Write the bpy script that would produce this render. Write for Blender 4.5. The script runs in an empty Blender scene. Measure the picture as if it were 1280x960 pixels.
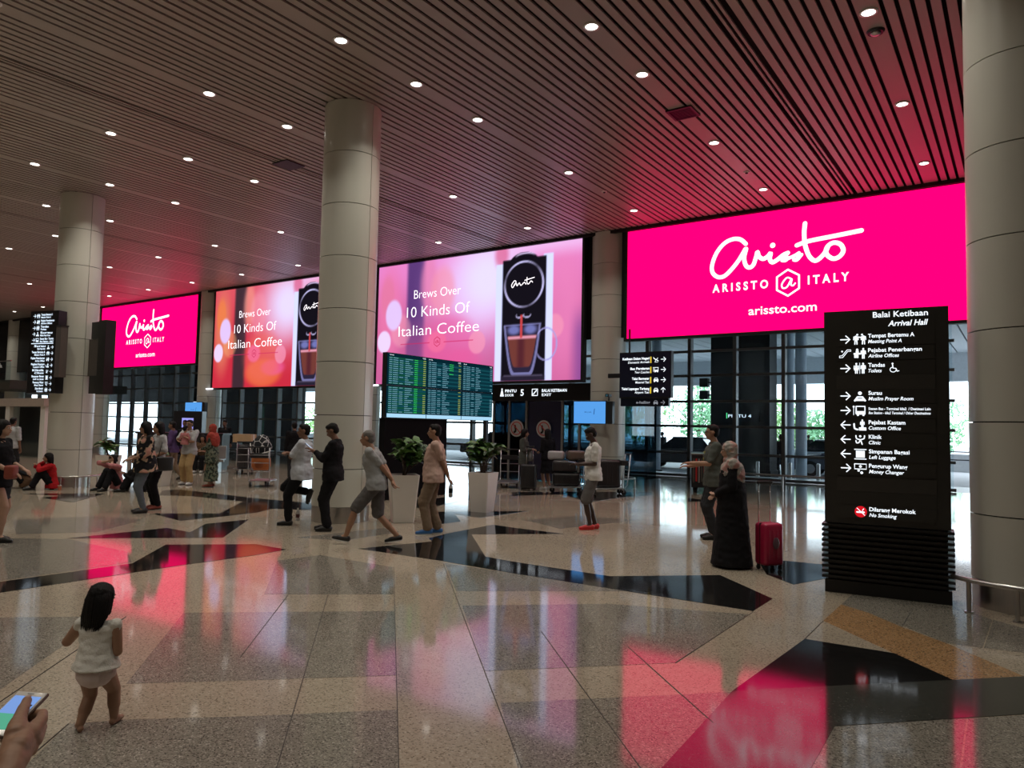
import bpy, bmesh, math, random
import numpy as np
from mathutils import Vector, Matrix, noise
PI = math.pi
S = bpy.context.scene
COL = S.collection
R_ = math.radians

# ------------------------------------------------------------------ camera
cam_d = bpy.data.cameras.new('camera')
cam = bpy.data.objects.new('camera', cam_d)
COL.objects.link(cam)
cam_d.sensor_width = 36.0
cam_d.lens = 927.0 / 1280.0 * 36.0
cam_d.clip_start = 0.05
cam_d.clip_end = 500
RX = Vector((0.82295794, 0.56774616, 0.02011286))
UP = Vector((0.01654668, -0.0593432, 0.99810049))
FW = Vector((-0.56786128, 0.82106192, 0.05823128))
cam.matrix_world = Matrix(((RX.x, UP.x, -FW.x, 0), (RX.y, UP.y, -FW.y, 0), (RX.z, UP.z, -FW.z, 1.65), (0, 0, 0, 1)))
S.camera = cam

# ------------------------------------------------------------------ sky and exposure
world = bpy.data.worlds.new('overcast_sky')
S.world = world
world.use_nodes = True
wn = world.node_tree.nodes
bg = wn['Background']
bg.inputs[0].default_value = (0.80, 0.91, 1.0, 1)
bg.inputs[1].default_value = 4.2
S.view_settings.view_transform = 'Standard'
S.view_settings.look = 'None'
S.view_settings.gamma = 1
S.view_settings.use_curve_mapping = False
S.view_settings.exposure = 0.0
LAMP_W = 17.0          # power of each ceiling downlight (W)
PINK = 1.8            # strength of the pink LED walls
SCRN = 1.12            # strength of the coffee LED walls

# ------------------------------------------------------------------ helpers
def link(o, parent=None, **props):
    COL.objects.link(o)
    if parent is not None: o.parent = parent
    for k, v in props.items(): o[k] = v
    return o

def empty(name, label=None, cat=None, loc=(0, 0, 0), rz=0.0, group=None):
    o = bpy.data.objects.new(name, None)
    o.empty_display_size = 0.1
    o.location = loc
    o.rotation_euler = (0, 0, rz)
    COL.objects.link(o)
    tag(o, label, cat, group)
    return o

def tag(o, label=None, cat=None, group=None):
    if label: o['label'] = label
    if cat: o['category'] = cat
    if group: o['group'] = group
    return o

def structure(o):
    o['kind'] = 'structure'
    return o

_m = {}
def pm(name, col, rough=0.5, metal=0.0, var=0.12, scale=8.0, bump=0.0, bscale=60.0, emit=None, estr=1.0, spec=0.5, coat=0.0, stretch=None):
    if name in _m: return _m[name]
    m = bpy.data.materials.new(name)
    m.use_nodes = True
    nt = m.node_tree
    b = nt.nodes['Principled BSDF']
    b.inputs['Roughness'].default_value = rough
    b.inputs['Metallic'].default_value = metal
    b.inputs['Specular IOR Level'].default_value = spec
    b.inputs['Coat Weight'].default_value = coat
    tc = nt.nodes.new('ShaderNodeTexCoord')
    src = tc.outputs['Object']
    if stretch:
        mp = nt.nodes.new('ShaderNodeMapping')
        mp.inputs['Scale'].default_value = stretch
        nt.links.new(src, mp.inputs[0]); src = mp.outputs[0]
    nz = nt.nodes.new('ShaderNodeTexNoise')
    nz.inputs['Scale'].default_value = scale
    nz.inputs['Detail'].default_value = 4
    nt.links.new(src, nz.inputs['Vector'])
    mx = nt.nodes.new('ShaderNodeMix'); mx.data_type = 'RGBA'
    c = list(col) + [1]
    mx.inputs[6].default_value = [max(0, v * (1 - var)) for v in c[:3]] + [1]
    mx.inputs[7].default_value = [min(1, v * (1 + var)) for v in c[:3]] + [1]
    nt.links.new(nz.outputs[0], mx.inputs[0])
    nt.links.new(mx.outputs[2], b.inputs['Base Color'])
    if bump:
        n2 = nt.nodes.new('ShaderNodeTexNoise'); n2.inputs['Scale'].default_value = bscale
        nt.links.new(src, n2.inputs['Vector'])
        bp = nt.nodes.new('ShaderNodeBump'); bp.inputs['Strength'].default_value = bump; bp.inputs['Distance'].default_value = 0.01
        nt.links.new(n2.outputs[0], bp.inputs['Height'])
        nt.links.new(bp.outputs[0], b.inputs['Normal'])
    if emit:
        b.inputs['Emission Color'].default_value = list(emit) + [1]
        b.inputs['Emission Strength'].default_value = estr
    _m[name] = m
    return m

def emis(name, col, strength):
    if name in _m: return _m[name]
    m = bpy.data.materials.new(name)
    m.use_nodes = True
    nt = m.node_tree
    nt.nodes.remove(nt.nodes['Principled BSDF'])
    e = nt.nodes.new('ShaderNodeEmission')
    e.inputs[0].default_value = list(col) + [1]
    e.inputs[1].default_value = strength
    nt.links.new(e.outputs[0], nt.nodes['Material Output'].inputs[0])
    _m[name] = m
    return m

class MB:
    """collects simple solids and links them as ONE mesh object"""
    def __init__(s): s.v = []; s.f = []; s.sm = []
    def add(s, vs, fs, smooth=False):
        n = len(s.v)
        s.v += [tuple(v) for v in vs]
        s.f += [tuple(i + n for i in f) for f in fs]
        s.sm += [smooth] * len(fs)
        return s
    def box(s, x0, x1, y0, y1, z0, z1):
        return s.add([(x0, y0, z0), (x1, y0, z0), (x1, y1, z0), (x0, y1, z0), (x0, y0, z1), (x1, y0, z1), (x1, y1, z1), (x0, y1, z1)],
                     [(0, 3, 2, 1), (4, 5, 6, 7), (0, 1, 5, 4), (1, 2, 6, 5), (2, 3, 7, 6), (3, 0, 4, 7)])
    def rbox(s, x0, x1, y0, y1, z0, z1, b):
        bm = bmesh.new(); bmesh.ops.create_cube(bm, size=1)
        for v in bm.verts:
            v.co = Vector(((x0 + x1) / 2 + v.co.x * (x1 - x0), (y0 + y1) / 2 + v.co.y * (y1 - y0), (z0 + z1) / 2 + v.co.z * (z1 - z0)))
        bmesh.ops.bevel(bm, geom=list(bm.edges), offset=b, segments=3, profile=0.5, affect='EDGES')
        bm.verts.index_update()
        s.add([v.co[:] for v in bm.verts], [[v.index for v in f.verts] for f in bm.faces], True)
        bm.free(); return s
    def prism(s, pts, z0, z1):
        n = len(pts)
        a = sum(pts[i][0] * pts[(i + 1) % n][1] - pts[(i + 1) % n][0] * pts[i][1] for i in range(n))
        if a < 0: pts = pts[::-1]
        vs = [(p[0], p[1], z0) for p in pts] + [(p[0], p[1], z1) for p in pts]
        return s.add(vs, [tuple(range(n))[::-1], tuple(range(n, 2 * n))] + [(i, (i + 1) % n, n + (i + 1) % n, n + i) for i in range(n)])
    def plate(s, pts, y0, y1):
        """outline in local x,z given a thickness along y"""
        n = len(pts)
        vs = [(p[0], y0, p[1]) for p in pts] + [(p[0], y1, p[1]) for p in pts]
        a = sum(pts[i][0] * pts[(i + 1) % n][1] - pts[(i + 1) % n][0] * pts[i][1] for i in range(n))
        if a > 0: fr, bk = tuple(range(n)), tuple(range(n, 2 * n))[::-1]
        else: fr, bk = tuple(range(n))[::-1], tuple(range(n, 2 * n))
        return s.add(vs, [fr, bk] + [(i, (i + 1) % n, n + (i + 1) % n, n + i) for i in range(n)])
    def cyl(s, p0, p1, r0, r1=None, n=14, caps=True):
        if r1 is None: r1 = r0
        p0, p1 = Vector(p0), Vector(p1)
        d = (p1 - p0).normalized(); a = d.orthogonal().normalized(); b = d.cross(a)
        vs = []
        for p, r in ((p0, r0), (p1, r1)):
            for i in range(n):
                t = 2 * PI * i / n
                vs.append(p + a * (r * math.cos(t)) + b * (r * math.sin(t)))
        s.add(vs, [(i, (i + 1) % n, n + (i + 1) % n, n + i) for i in range(n)], True)
        if caps: s.add(vs, [tuple(range(n))[::-1], tuple(range(n, 2 * n))])
        return s
    def tube(s, pts, r, n=8):
        pts = [Vector(p) for p in pts]
        rr = r if isinstance(r, (list, tuple)) else [r] * len(pts)
        vs = []; prev = None
        for i, p in enumerate(pts):
            d = (pts[min(i + 1, len(pts) - 1)] - pts[max(i - 1, 0)]).normalized()
            a = d.orthogonal().normalized() if prev is None else (prev - d * prev.dot(d)).normalized()
            prev = a; b = d.cross(a)
            for k in range(n):
                t = 2 * PI * k / n
                vs.append(p + a * (rr[i] * math.cos(t)) + b * (rr[i] * math.sin(t)))
        fs = []
        for i in range(len(pts) - 1):
            for k in range(n): fs.append((i * n + k, i * n + (k + 1) % n, (i + 1) * n + (k + 1) % n, (i + 1) * n + k))
        fs += [tuple(range(n))[::-1], tuple(range((len(pts) - 1) * n, len(pts) * n))]
        return s.add(vs, fs, True)
    def ell(s, c, r, n=14, m=9, M=None):
        c = Vector(c); vs = []
        r = (r, r, r) if not hasattr(r, '__len__') else r
        for j in range(m + 1):
            ph = PI * j / m
            for i in range(n):
                t = 2 * PI * i / n
                v = Vector((r[0] * math.sin(ph) * math.cos(t), r[1] * math.sin(ph) * math.sin(t), r[2] * math.cos(ph)))
                if M is not None: v = M @ v
                vs.append(c + v)
        fs = [(j * n + i, (j + 1) * n + i, (j + 1) * n + (i + 1) % n, j * n + (i + 1) % n) for j in range(m) for i in range(n)]
        return s.add(vs, fs, True)
    def cap(s, p0, p1, r0, r1=None, n=12):
        """tapered capsule"""
        if r1 is None: r1 = r0
        p0, p1 = Vector(p0), Vector(p1)
        d = (p1 - p0)
        L = max(d.length, 1e-5); d = d / L; a = d.orthogonal().normalized(); b = d.cross(a)
        rings = []
        for t in (-1.0, -0.92, -0.7, -0.38, 0.0): rings.append((p0 + d * (t * r0), r0 * math.sqrt(max(0, 1 - t * t))))
        for t in (0.0, 0.38, 0.7, 0.92, 1.0): rings.append((p1 + d * (t * r1), r1 * math.sqrt(max(0, 1 - t * t))))
        return s.loft([(c, a * max(r, 1e-4), b * max(r, 1e-4)) for c, r in rings], n)
    def loft(s, rings, n=18):
        vs = []
        for c, a, b in rings:
            c, a, b = Vector(c), Vector(a), Vector(b)
            for i in range(n):
                t = 2 * PI * i / n
                vs.append(c + a * math.cos(t) + b * math.sin(t))
        fs = [(j * n + i, j * n + (i + 1) % n, (j + 1) * n + (i + 1) % n, (j + 1) * n + i) for j in range(len(rings) - 1) for i in range(n)]
        fs += [tuple(range(n))[::-1], tuple(range((len(rings) - 1) * n, len(rings) * n))]
        return s.add(vs, fs, True)
    def mesh(s, name):
        me = bpy.data.meshes.new(name)
        me.from_pydata(s.v, [], s.f)
        me.polygons.foreach_set('use_smooth', s.sm)
        me.update()
        return me
    def build(s, name, mat, parent=None, **props):
        me = s.mesh(name)
        me.materials.append(mat)
        return link(bpy.data.objects.new(name, me), parent, **props)

def remesh(mb, voxel, smooth=4, amp=0.0, nsc=9.0, seed=0, extra=None):
    """fuse the overlapping shapes of mb into one continuous skin"""
    me = mb.mesh('tmp')
    bm = bmesh.new(); bm.from_mesh(me)
    bmesh.ops.remove_doubles(bm, verts=bm.verts, dist=1e-5)
    bmesh.ops.recalc_face_normals(bm, faces=bm.faces)
    bm.to_mesh(me); bm.free()
    o = bpy.data.objects.new('tmp', me); COL.objects.link(o)
    r = o.modifiers.new('r', 'REMESH'); r.mode = 'VOXEL'; r.voxel_size = voxel; r.use_smooth_shade = True
    if smooth:
        q = o.modifiers.new('s', 'SMOOTH'); q.factor = 0.5; q.iterations = smooth
    dg = bpy.context.evaluated_depsgraph_get()
    out = bpy.data.meshes.new_from_object(o.evaluated_get(dg))
    bpy.data.objects.remove(o); bpy.data.meshes.remove(me)
    if amp:
        out.update()
        n = len(out.vertices)
        nor = np.zeros(n * 3); out.vertices.foreach_get('normal', nor)
        co = np.zeros(n * 3); out.vertices.foreach_get('co', co)
        nor = nor.reshape(-1, 3); co = co.reshape(-1, 3)
        off = Vector((seed * 3.1, seed * 1.7, seed))
        d = np.array([noise.noise(Vector((c[0] * nsc * 1.0, c[1] * nsc, c[2] * nsc * 1.7)) + off) + 0.5 * noise.noise(Vector(c * nsc * 2.6) + off) for c in co])
        co = co + nor * (d * amp)[:, None]
        out.vertices.foreach_set('co', co.ravel()); out.update()
    if extra is not None:
        bm = bmesh.new(); bm.from_mesh(out); e = extra.mesh('e'); bm.from_mesh(e); bm.to_mesh(out); bm.free(); bpy.data.meshes.remove(e)
    out.polygons.foreach_set('use_smooth', [True] * len(out.polygons))
    return out

def obj_from(me, name, mat, parent=None, **props):
    me.name = name
    me.materials.clear(); me.materials.append(mat)
    return link(bpy.data.objects.new(name, me), parent, **props)

_tc = {}
def text(s, x0, z0, parent, mat, y=-0.004, width=None, cap=0.1, align='L', shear=0.0, bold=0.0, name='lettering', depth=0.002, space=1.0):
    """flat lettering in the parent's x,z plane; cap = capital height, width = exact total width"""
    cu = bpy.data.curves.new('t', 'FONT')
    cu.body = s; cu.size = 1.0; cu.extrude = 0.0; cu.offset = bold; cu.shear = shear; cu.space_character = space
    cu.resolution_u = 3
    o = bpy.data.objects.new('t', cu); COL.objects.link(o)
    dg = bpy.context.evaluated_depsgraph_get()
    me = bpy.data.meshes.new_from_object(o.evaluated_get(dg))
    bpy.data.objects.remove(o); bpy.data.curves.remove(cu)
    n = len(me.vertices)
    co = np.zeros(n * 3); me.vertices.foreach_get('co', co); co = co.reshape(-1, 3)
    xs0, xs1 = co[:, 0].min(), co[:, 0].max()
    k = cap / 0.70
    kx = k if width is None else width / (xs1 - xs0)
    w = (xs1 - xs0) * kx
    ox = x0 if align == 'L' else (x0 - w if align == 'R' else x0 - w / 2)
    out = np.stack([ox + (co[:, 0] - xs0) * kx, np.full(n, y), z0 + co[:, 1] * k], 1)
    me.vertices.foreach_set('co', out.ravel()); me.update()
    # make the faces look towards -y
    bm = bmesh.new(); bm.from_mesh(me)
    for f in bm.faces:
        f.normal_update()
        if f.normal.y > 0: f.normal_flip()
    bm.to_mesh(me); bm.free()
    return obj_from(me, name, mat, parent)

def ribbon(mb, pts, w, y, closed=False, sub=6):
    """pen stroke of width w through pts (local x,z), rounded ends"""
    P = [Vector((p[0], p[1])) for p in pts]
    Q = []
    n = len(P)
    rng = n if closed else n - 1
    for i in range(rng):
        g = (lambda j: P[j % n]) if closed else (lambda j: P[min(max(j, 0), n - 1)])
        a, b, c, d = g(i - 1), g(i), g(i + 1), g(i + 2)
        for k in range(sub):
            t = k / sub
            Q.append(0.5 * ((2 * b) + (c - a) * t + (2 * a - 5 * b + 4 * c - d) * t * t + (3 * b - a - 3 * c + d) * t ** 3))
    Q.append(P[0] if closed else P[-1])
    L = []; Rr = []
    for i, q in enumerate(Q):
        d = (Q[min(i + 1, len(Q) - 1)] - Q[max(i - 1, 0)])
        d = d.normalized() if d.length > 1e-6 else Vector((1, 0))
        nn = Vector((-d.y, d.x)) * (w / 2)
        L.append(q + nn); Rr.append(q - nn)
    vs = [(p.x, y, p.y) for p in L] + [(p.x, y, p.y) for p in Rr]
    m = len(Q)
    mb.add(vs, [(i + m, i + 1 + m, i + 1, i) for i in range(m - 1)])
    for q in (Q[0], Q[-1]):
        k = 12
        mb.add([(q.x + w / 2 * math.cos(2 * PI * j / k), y, q.y + w / 2 * math.sin(2 * PI * j / k)) for j in range(k)], [tuple(range(k))])
    return mb

def disc(mb, x, z, r, y, n=20, rz=None):
    rz = rz or r
    mb.add([(x + r * math.cos(2 * PI * j / n), y, z + rz * math.sin(2 * PI * j / n)) for j in range(n)], [tuple(range(n))])
    return mb
# ------------------------------------------------------------------ materials
M_black = pm('black_satin_metal', (0.010, 0.010, 0.011), 0.45)
M_void = pm('dark_ceiling_void', (0.004, 0.004, 0.004), 0.9)
M_slat = pm('painted_ceiling_slat', (0.38, 0.325, 0.295), 0.38, var=0.06, scale=1.5, spec=0.45)
M_panel = pm('cream_column_panel', (0.64, 0.64, 0.57), 0.33, var=0.04, scale=1.2, coat=0.15)
M_steel = pm('brushed_steel', (0.55, 0.54, 0.53), 0.28, metal=1.0, var=0.12, scale=5, stretch=(30, 30, 0.6))
M_frame = pm('grey_mullion_metal', (0.30, 0.30, 0.30), 0.45, metal=0.1)
M_dframe = pm('dark_door_metal', (0.035, 0.036, 0.04), 0.35, metal=0.4)
M_white = pm('white_paint', (0.75, 0.74, 0.70), 0.4, var=0.05)
M_wall = pm('warm_plaster_wall', (0.16, 0.14, 0.12), 0.8)
M_chrome = pm('chrome', (0.75, 0.75, 0.76), 0.12, metal=1.0, var=0.03)
M_rubber = pm('black_rubber', (0.012, 0.012, 0.012), 0.7)
E_white = emis('backlit_white', (0.86, 0.93, 1.0), 1.35)
E_led = emis('led_white', (1, 0.93, 0.97), 1.5)
E_pink = emis('led_pink', (1.0, 0.0, 0.12), PINK)

def stone(name, cols, rough=0.09, speck=0.35, sc=55.0, bumpy=0.0, low=None):
    """polished speckled stone; cols = dark, mid, light grain"""
    m = bpy.data.materials.new(name); m.use_nodes = True
    nt = m.node_tree; b = nt.nodes['Principled BSDF']
    tc = nt.nodes.new('ShaderNodeTexCoord')
    v = nt.nodes.new('ShaderNodeTexVoronoi'); v.inputs['Scale'].default_value = sc
    nt.links.new(tc.outputs['Object'], v.inputs['Vector'])
    sep = nt.nodes.new('ShaderNodeSeparateColor'); nt.links.new(v.outputs['Color'], sep.inputs[0])
    r = nt.nodes.new('ShaderNodeValToRGB')
    e = r.color_ramp.elements
    e[0].position = 0.0; e[0].color = list(cols[0]) + [1]
    e[1].position = 1.0; e[1].color = list(cols[2]) + [1]
    k = e.new(speck); k.color = list(cols[1]) + [1]
    k = e.new(0.85); k.color = list(cols[1]) + [1]
    nt.links.new(sep.outputs[0], r.inputs[0])
    n = nt.nodes.new('ShaderNodeTexNoise'); n.inputs['Scale'].default_value = 1.1; n.inputs['Detail'].default_value = 5
    nt.links.new(tc.outputs['Object'], n.inputs['Vector'])
    mr = nt.nodes.new('ShaderNodeMapRange'); mr.inputs[3].default_value = 0.82; mr.inputs[4].default_value = 1.15
    nt.links.new(n.outputs[0], mr.inputs[0])
    hs = nt.nodes.new('ShaderNodeHueSaturation'); nt.links.new(mr.outputs[0], hs.inputs['Value'])
    nt.links.new(r.outputs[0], hs.inputs['Color']); nt.links.new(hs.outputs[0], b.inputs['Base Color'])
    n3 = nt.nodes.new('ShaderNodeTexNoise'); n3.inputs['Scale'].default_value = 3.0
    nt.links.new(tc.outputs['Object'], n3.inputs['Vector'])
    m3 = nt.nodes.new('ShaderNodeMapRange'); m3.inputs[3].default_value = rough * 0.7; m3.inputs[4].default_value = rough * 1.3
    nt.links.new(n3.outputs[0], m3.inputs[0]); nt.links.new(m3.outputs[0], b.inputs['Roughness'])
    b.inputs['Specular IOR Level'].default_value = 0.6
    _m[name] = m
    return m

F_beige = stone('beige_granite', [(0.17, 0.14, 0.10), (0.43, 0.37, 0.285), (0.56, 0.50, 0.40)], 0.075, 0.25, 110)
F_grey = stone('grey_speckled_granite', [(0.07, 0.065, 0.055), (0.27, 0.25, 0.21), (0.50, 0.47, 0.41)], 0.08, 0.40, 130)
F_black = stone('black_granite', [(0.006, 0.006, 0.006), (0.012, 0.012, 0.012), (0.03, 0.03, 0.03)], 0.07, 0.5, 120)
F_char = stone('charcoal_granite', [(0.03, 0.032, 0.028), (0.055, 0.058, 0.05), (0.10, 0.10, 0.09)], 0.09, 0.4, 120)
F_tan = stone('tan_granite', [(0.12, 0.06, 0.025), (0.42, 0.25, 0.12), (0.58, 0.40, 0.24)], 0.10, 0.35, 110)
F_joint = pm('dark_floor_joint', (0.05, 0.045, 0.04), 0.6)

# ------------------------------------------------------------------ floor
fl = MB().box(-62, 12, -9, 25.45, -0.25, 0.0).build('floor', F_beige, kind='structure')
POLYS = {
    'black': [
        [(-1.48, 6.34), (-0.84, 6.37), (-0.43, 5.94), (-1.56, 4.79)],
        [(-7.30, 7.05), (-6.98, 8.17), (-7.21, 8.36), (-7.32, 8.93), (-7.42, 10.24), (-6.98, 10.17), (-5.95, 10.13), (-7.00, 9.11), (-5.67, 7.68), (-5.22, 7.62), (-3.86, 7.59), (-2.91, 8.49), (-2.09, 7.65), (-2.09, 7.01), (-4.81, 7.02), (-5.91, 7.09)],
        [(-8.47, 3.30), (-8.46, 4.64), (-9.41, 5.60), (-8.58, 6.40), (-7.94, 6.39), (-7.88, 5.88), (-7.95, 4.98), (-7.95, 3.11), (-7.99, 2.74), (-8.51, 2.91)],
        [(-10.86, 5.04), (-10.86, 6.47), (-10.20, 6.44), (-10.85, 7.12), (-10.84, 7.92), (-9.41, 6.46), (-9.83, 6.03)],
        [(-12.71, 7.28), (-11.90, 8.08), (-13.36, 9.60), (-15.13, 9.50), (-15.74, 9.12), (-16.72, 9.84), (-16.67, 10.22), (-13.73, 10.19), (-11.92, 10.40), (-11.04, 9.64), (-11.88, 9.19), (-11.56, 8.59), (-11.50, 7.81), (-11.49, 7.07)],
        [(-17.95, 7.29), (-16.80, 8.53), (-15.45, 7.21), (-16.79, 7.21), (-16.81, 7.70)],
        [(-11.10, 12.44), (-11.00, 14.21), (-10.40, 13.44), (-9.91, 11.57), (-10.03, 11.24)],
        [(-9.48, 10.82), (-8.11, 12.37), (-8.14, 10.83), (-8.89, 11.03), (-8.07, 10.19), (-8.11, 9.58), (-8.63, 9.96)],
        [(-10.80, 15.71), (-8.22, 18.55), (-7.81, 17.64), (-8.11, 16.27), (-8.07, 14.83), (-9.55, 16.09), (-10.17, 14.80)],
        [(-7.48, 19.36), (-6.64, 20.66), (-5.85, 18.22), (-6.92, 18.93)],
        [(-6.89, 17.71), (-6.08, 17.15), (-6.50, 16.72)],
        [(-2.74, 9.48), (-2.58, 9.99), (-2.10, 10.04), (-1.85, 9.22), (-2.10, 8.50), (-2.50, 8.90)],
        [(-3.55, 10.03), (-3.40, 10.08), (-3.33, 9.81)],
    ],
    'charcoal': [
        [(-1.56, 4.79), (-0.03, 6.34), (0.20, 6.56), (0.17, 5.69), (-0.03, 5.49), (-0.91, 4.59), (-0.89, 3.80), (-1.48, 3.36)],
    ],
    'tan': [
        [(-1.49, 7.83), (-1.49, 7.06), (-0.84, 6.37), (-0.43, 5.94), (-0.03, 6.34), (-0.13, 6.46), (-0.55, 6.95), (-0.90, 7.27), (-1.22, 7.64)],
    ],
    'grey': [
        [(-1.49, 7.83), (-1.49, 8.45), (-0.61, 8.50), (-0.90, 7.27), (-1.22, 7.64)],
        [(-0.89, 7.31), (-0.61, 8.50), (-0.27, 8.09), (-0.30, 6.98), (-0.55, 6.95)],
        [(-0.29, 6.99), (-0.26, 8.10), (0.24, 7.69), (0.22, 7.08), (-0.03, 7.03)],
        [(-6.97, 2.74), (-6.47, 3.18), (-5.85, 2.76), (-5.14, 2.04), (-4.86, 1.74), (-7.13, 2.51)],
        [(-4.65, 2.55), (-5.98, 3.75), (-4.63, 4.93), (-3.44, 3.70), (-4.08, 3.08)],
        [(-4.28, 2.04), (-4.09, 2.26), (-3.58, 2.72), (-3.02, 3.27), (-2.37, 2.59), (-3.77, 1.53)],
        [(-7.38, 5.81), (-7.30, 6.40), (-6.07, 6.41), (-5.09, 5.40), (-6.04, 4.62)],
        [(-5.77, 7.00), (-4.79, 7.01), (-3.33, 7.06), (-4.71, 5.90)],
        [(-4.29, 5.47), (-3.27, 6.40), (-2.09, 6.86), (-2.07, 5.11), (-2.90, 4.26), (-3.03, 4.13)],
        [(-2.61, 3.72), (-2.56, 3.77), (-1.54, 4.79), (-1.44, 3.29), (-1.92, 2.93)],
        [(-0.91, 4.58), (-0.31, 5.20), (-0.29, 4.16), (-0.89, 3.71)],
        [(-0.30, 5.20), (0.17, 5.67), (0.13, 4.47), (-0.28, 4.17)],
        [(-11.50, 4.46), (-10.79, 5.01), (-9.23, 5.00), (-8.53, 4.67), (-8.53, 3.33), (-8.53, 2.99), (-11.64, 4.04)],
        [(-13.42, 5.36), (-13.03, 6.48), (-11.99, 6.74), (-11.19, 5.58), (-11.74, 4.75)],
        [(-7.39, 11.15), (-7.01, 12.35), (-5.83, 12.65), (-6.31, 10.60)],
        [(-8.46, 8.72), (-7.97, 8.56), (-7.95, 7.39), (-8.67, 7.14)],
    ],
}
JOINTS = [
    [(-6.06, 6.42), (-2.37, 2.59)],
    [(-5.79, 6.99), (-1.90, 2.95)],
    [(-5.55, 4.98), (-2.83, 2.24)],
    [(-3.25, 5.19), (-1.57, 3.44)],
    [(-2.52, 5.26), (-1.48, 4.21)],
    [(-2.08, 6.98), (-2.07, 5.11)],
    [(-0.90, 8.14), (-0.90, 7.27)],
    [(-4.55, 3.30), (-5.84, 4.74)],
    [(-4.91, 1.95), (-6.22, 3.38)],
    [(-4.00, 1.73), (-4.28, 2.04)],
    [(-1.49, 7.06), (-1.48, 6.34)],
]
layer = {'grey': (F_grey, 0.0015, 'grey_granite_inlay'), 'tan': (F_tan, 0.0022, 'tan_granite_inlay'),
         'black': (F_black, 0.003, 'black_granite_inlay'), 'charcoal': (F_char, 0.0035, 'charcoal_granite_inlay')}
for key, (mm, top, nm) in layer.items():
    for poly in POLYS[key]:
        MB().prism(poly, -0.002, top).build(nm, mm, fl)
# wide pale slabs outside the traced pattern get thin joints
for (ax, ay), (bx, by) in JOINTS:
    d = Vector((bx - ax, by - ay)).normalized(); n = Vector((-d.y, d.x)) * 0.002
    MB().prism([(ax + n.x, ay + n.y), (bx + n.x, by + n.y), (bx - n.x, by - n.y), (ax - n.x, ay - n.y)], -0.002, 0.0042).build('floor_joint', F_joint, fl)

# ------------------------------------------------------------------ ceiling
CZ = 7.2
cl = MB().box(-62, 12, -9, 18.9, CZ + 0.16, CZ + 0.45).build('ceiling', M_void, kind='structure')
PIT = 3.25 / 19.4
XL0 = -1.60                      # first row of downlights; rows repeat every 3.25 m to the left
def slat_mesh(w):
    return MB().box(-w / 2, w / 2, -9, 18.32, 0.0, 0.028).mesh('ceiling_slat')
wl, wp, wn_ = 2.0 * PIT - 0.055, 1.4 * PIT - 0.055, PIT - 0.055
sm = {'l': slat_mesh(wl), 'p': slat_mesh(wp), 'n': slat_mesh(wn_), 't': slat_mesh(0.04)}
for q in sm.values(): q.materials.append(M_slat)
cells = []
for k in range(2, -19, -1):
    x = XL0 + 3.25 * k
    cells.append((x, 'l'))
    for j in range(8):
        cells.append((x - 1.0 * PIT - (j + 0.5) * PIT, 'n'))
    xp = x - 9.7 * PIT
    if k % 3 == 0:               # service channel: thin rails in a wide recess
        for d in (-0.05, 0.035): cells.append((xp + d, 't'))
    else: cells.append((xp, 'p'))
    for j in range(8):
        cells.append((xp - 0.7 * PIT - (j + 0.5) * PIT, 'n'))
cells.sort(key=lambda c: abs(c[0] + 1.0))
far = MB()
for i, (x, t) in enumerate(cells):
    if i < 290:
        o = bpy.data.objects.new('ceiling_slat', sm[t]); o.location = (x, 0, CZ)
        link(o, cl)
    else:
        w = {'l': wl, 'p': wp, 'n': wn_, 't': 0.04}[t]
        far.box(x - w / 2, x + w / 2, -9, 18.32, CZ, CZ + 0.028)
far.build('ceiling_slats', M_slat, cl, kind='stuff')

# ceiling downlights
M_trim = pm('white_lamp_trim', (0.8, 0.8, 0.78), 0.35, var=0.03)
E_lamp = emis('lamp_glow', (1.0, 0.95, 0.86), 9.0)
def ring_mesh(r0, r1, z0, z1, n=20):
    m = MB(); vs = []
    for (r, z) in ((r0, z0), (r1, z0), (r1, z1), (r0, z1)):
        for i in range(n): vs.append((r * math.cos(2 * PI * i / n), r * math.sin(2 * PI * i / n), z))
    fs = []
    for a in range(4):
        b = (a + 1) % 4
        for i in range(n): fs.append((a * n + i, b * n + i, b * n + (i + 1) % n, a * n + (i + 1) % n))
    m.add(vs, fs, True); return m.mesh('trim_ring')
me_ring = ring_mesh(0.085, 0.115, -0.012, 0.0); me_ring.materials.append(M_trim)
mb = MB(); mb.cyl((0, 0, -0.004), (0, 0, 0.0), 0.085, n=18); me_lens = mb.mesh('lens'); me_lens.materials.append(E_lamp)
ld = bpy.data.lights.new('downlight_beam', 'AREA'); ld.shape = 'DISK'; ld.size = 0.16; ld.energy = LAMP_W; ld.color = (1.0, 0.93, 0.81); ld.spread = R_(118)
ORD = ['first', 'second', 'third', 'fourth', 'fifth', 'sixth', 'seventh', 'eighth', 'ninth', 'tenth', 'eleventh', 'twelfth', 'thirteenth', 'fourteenth', 'fifteenth', 'sixteenth', 'seventeenth', 'eighteenth']
ys = [16.93, 13.66, 10.39, 8.74, 7.12, 3.9, 0.7, -2.6, -5.8]
for k in range(0, 17):
    for j, y in enumerate(ys):
        if y < 5 and k > 7: continue
        x = XL0 - 3.23 * k
        r = empty('ceiling_downlight', 'round recessed ceiling downlight, %s from the LED walls in the %s row from the right' % (ORD[j], ORD[k]),
                  'light', (x, y, CZ - 0.001), group='ceiling downlights')
        link(bpy.data.objects.new('trim_ring', me_ring), r)
        link(bpy.data.objects.new('lens', me_lens), r)
        l = bpy.data.objects.new('lamp_beam', ld); l.location = (0, 0, -0.02); link(l, r)

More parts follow.
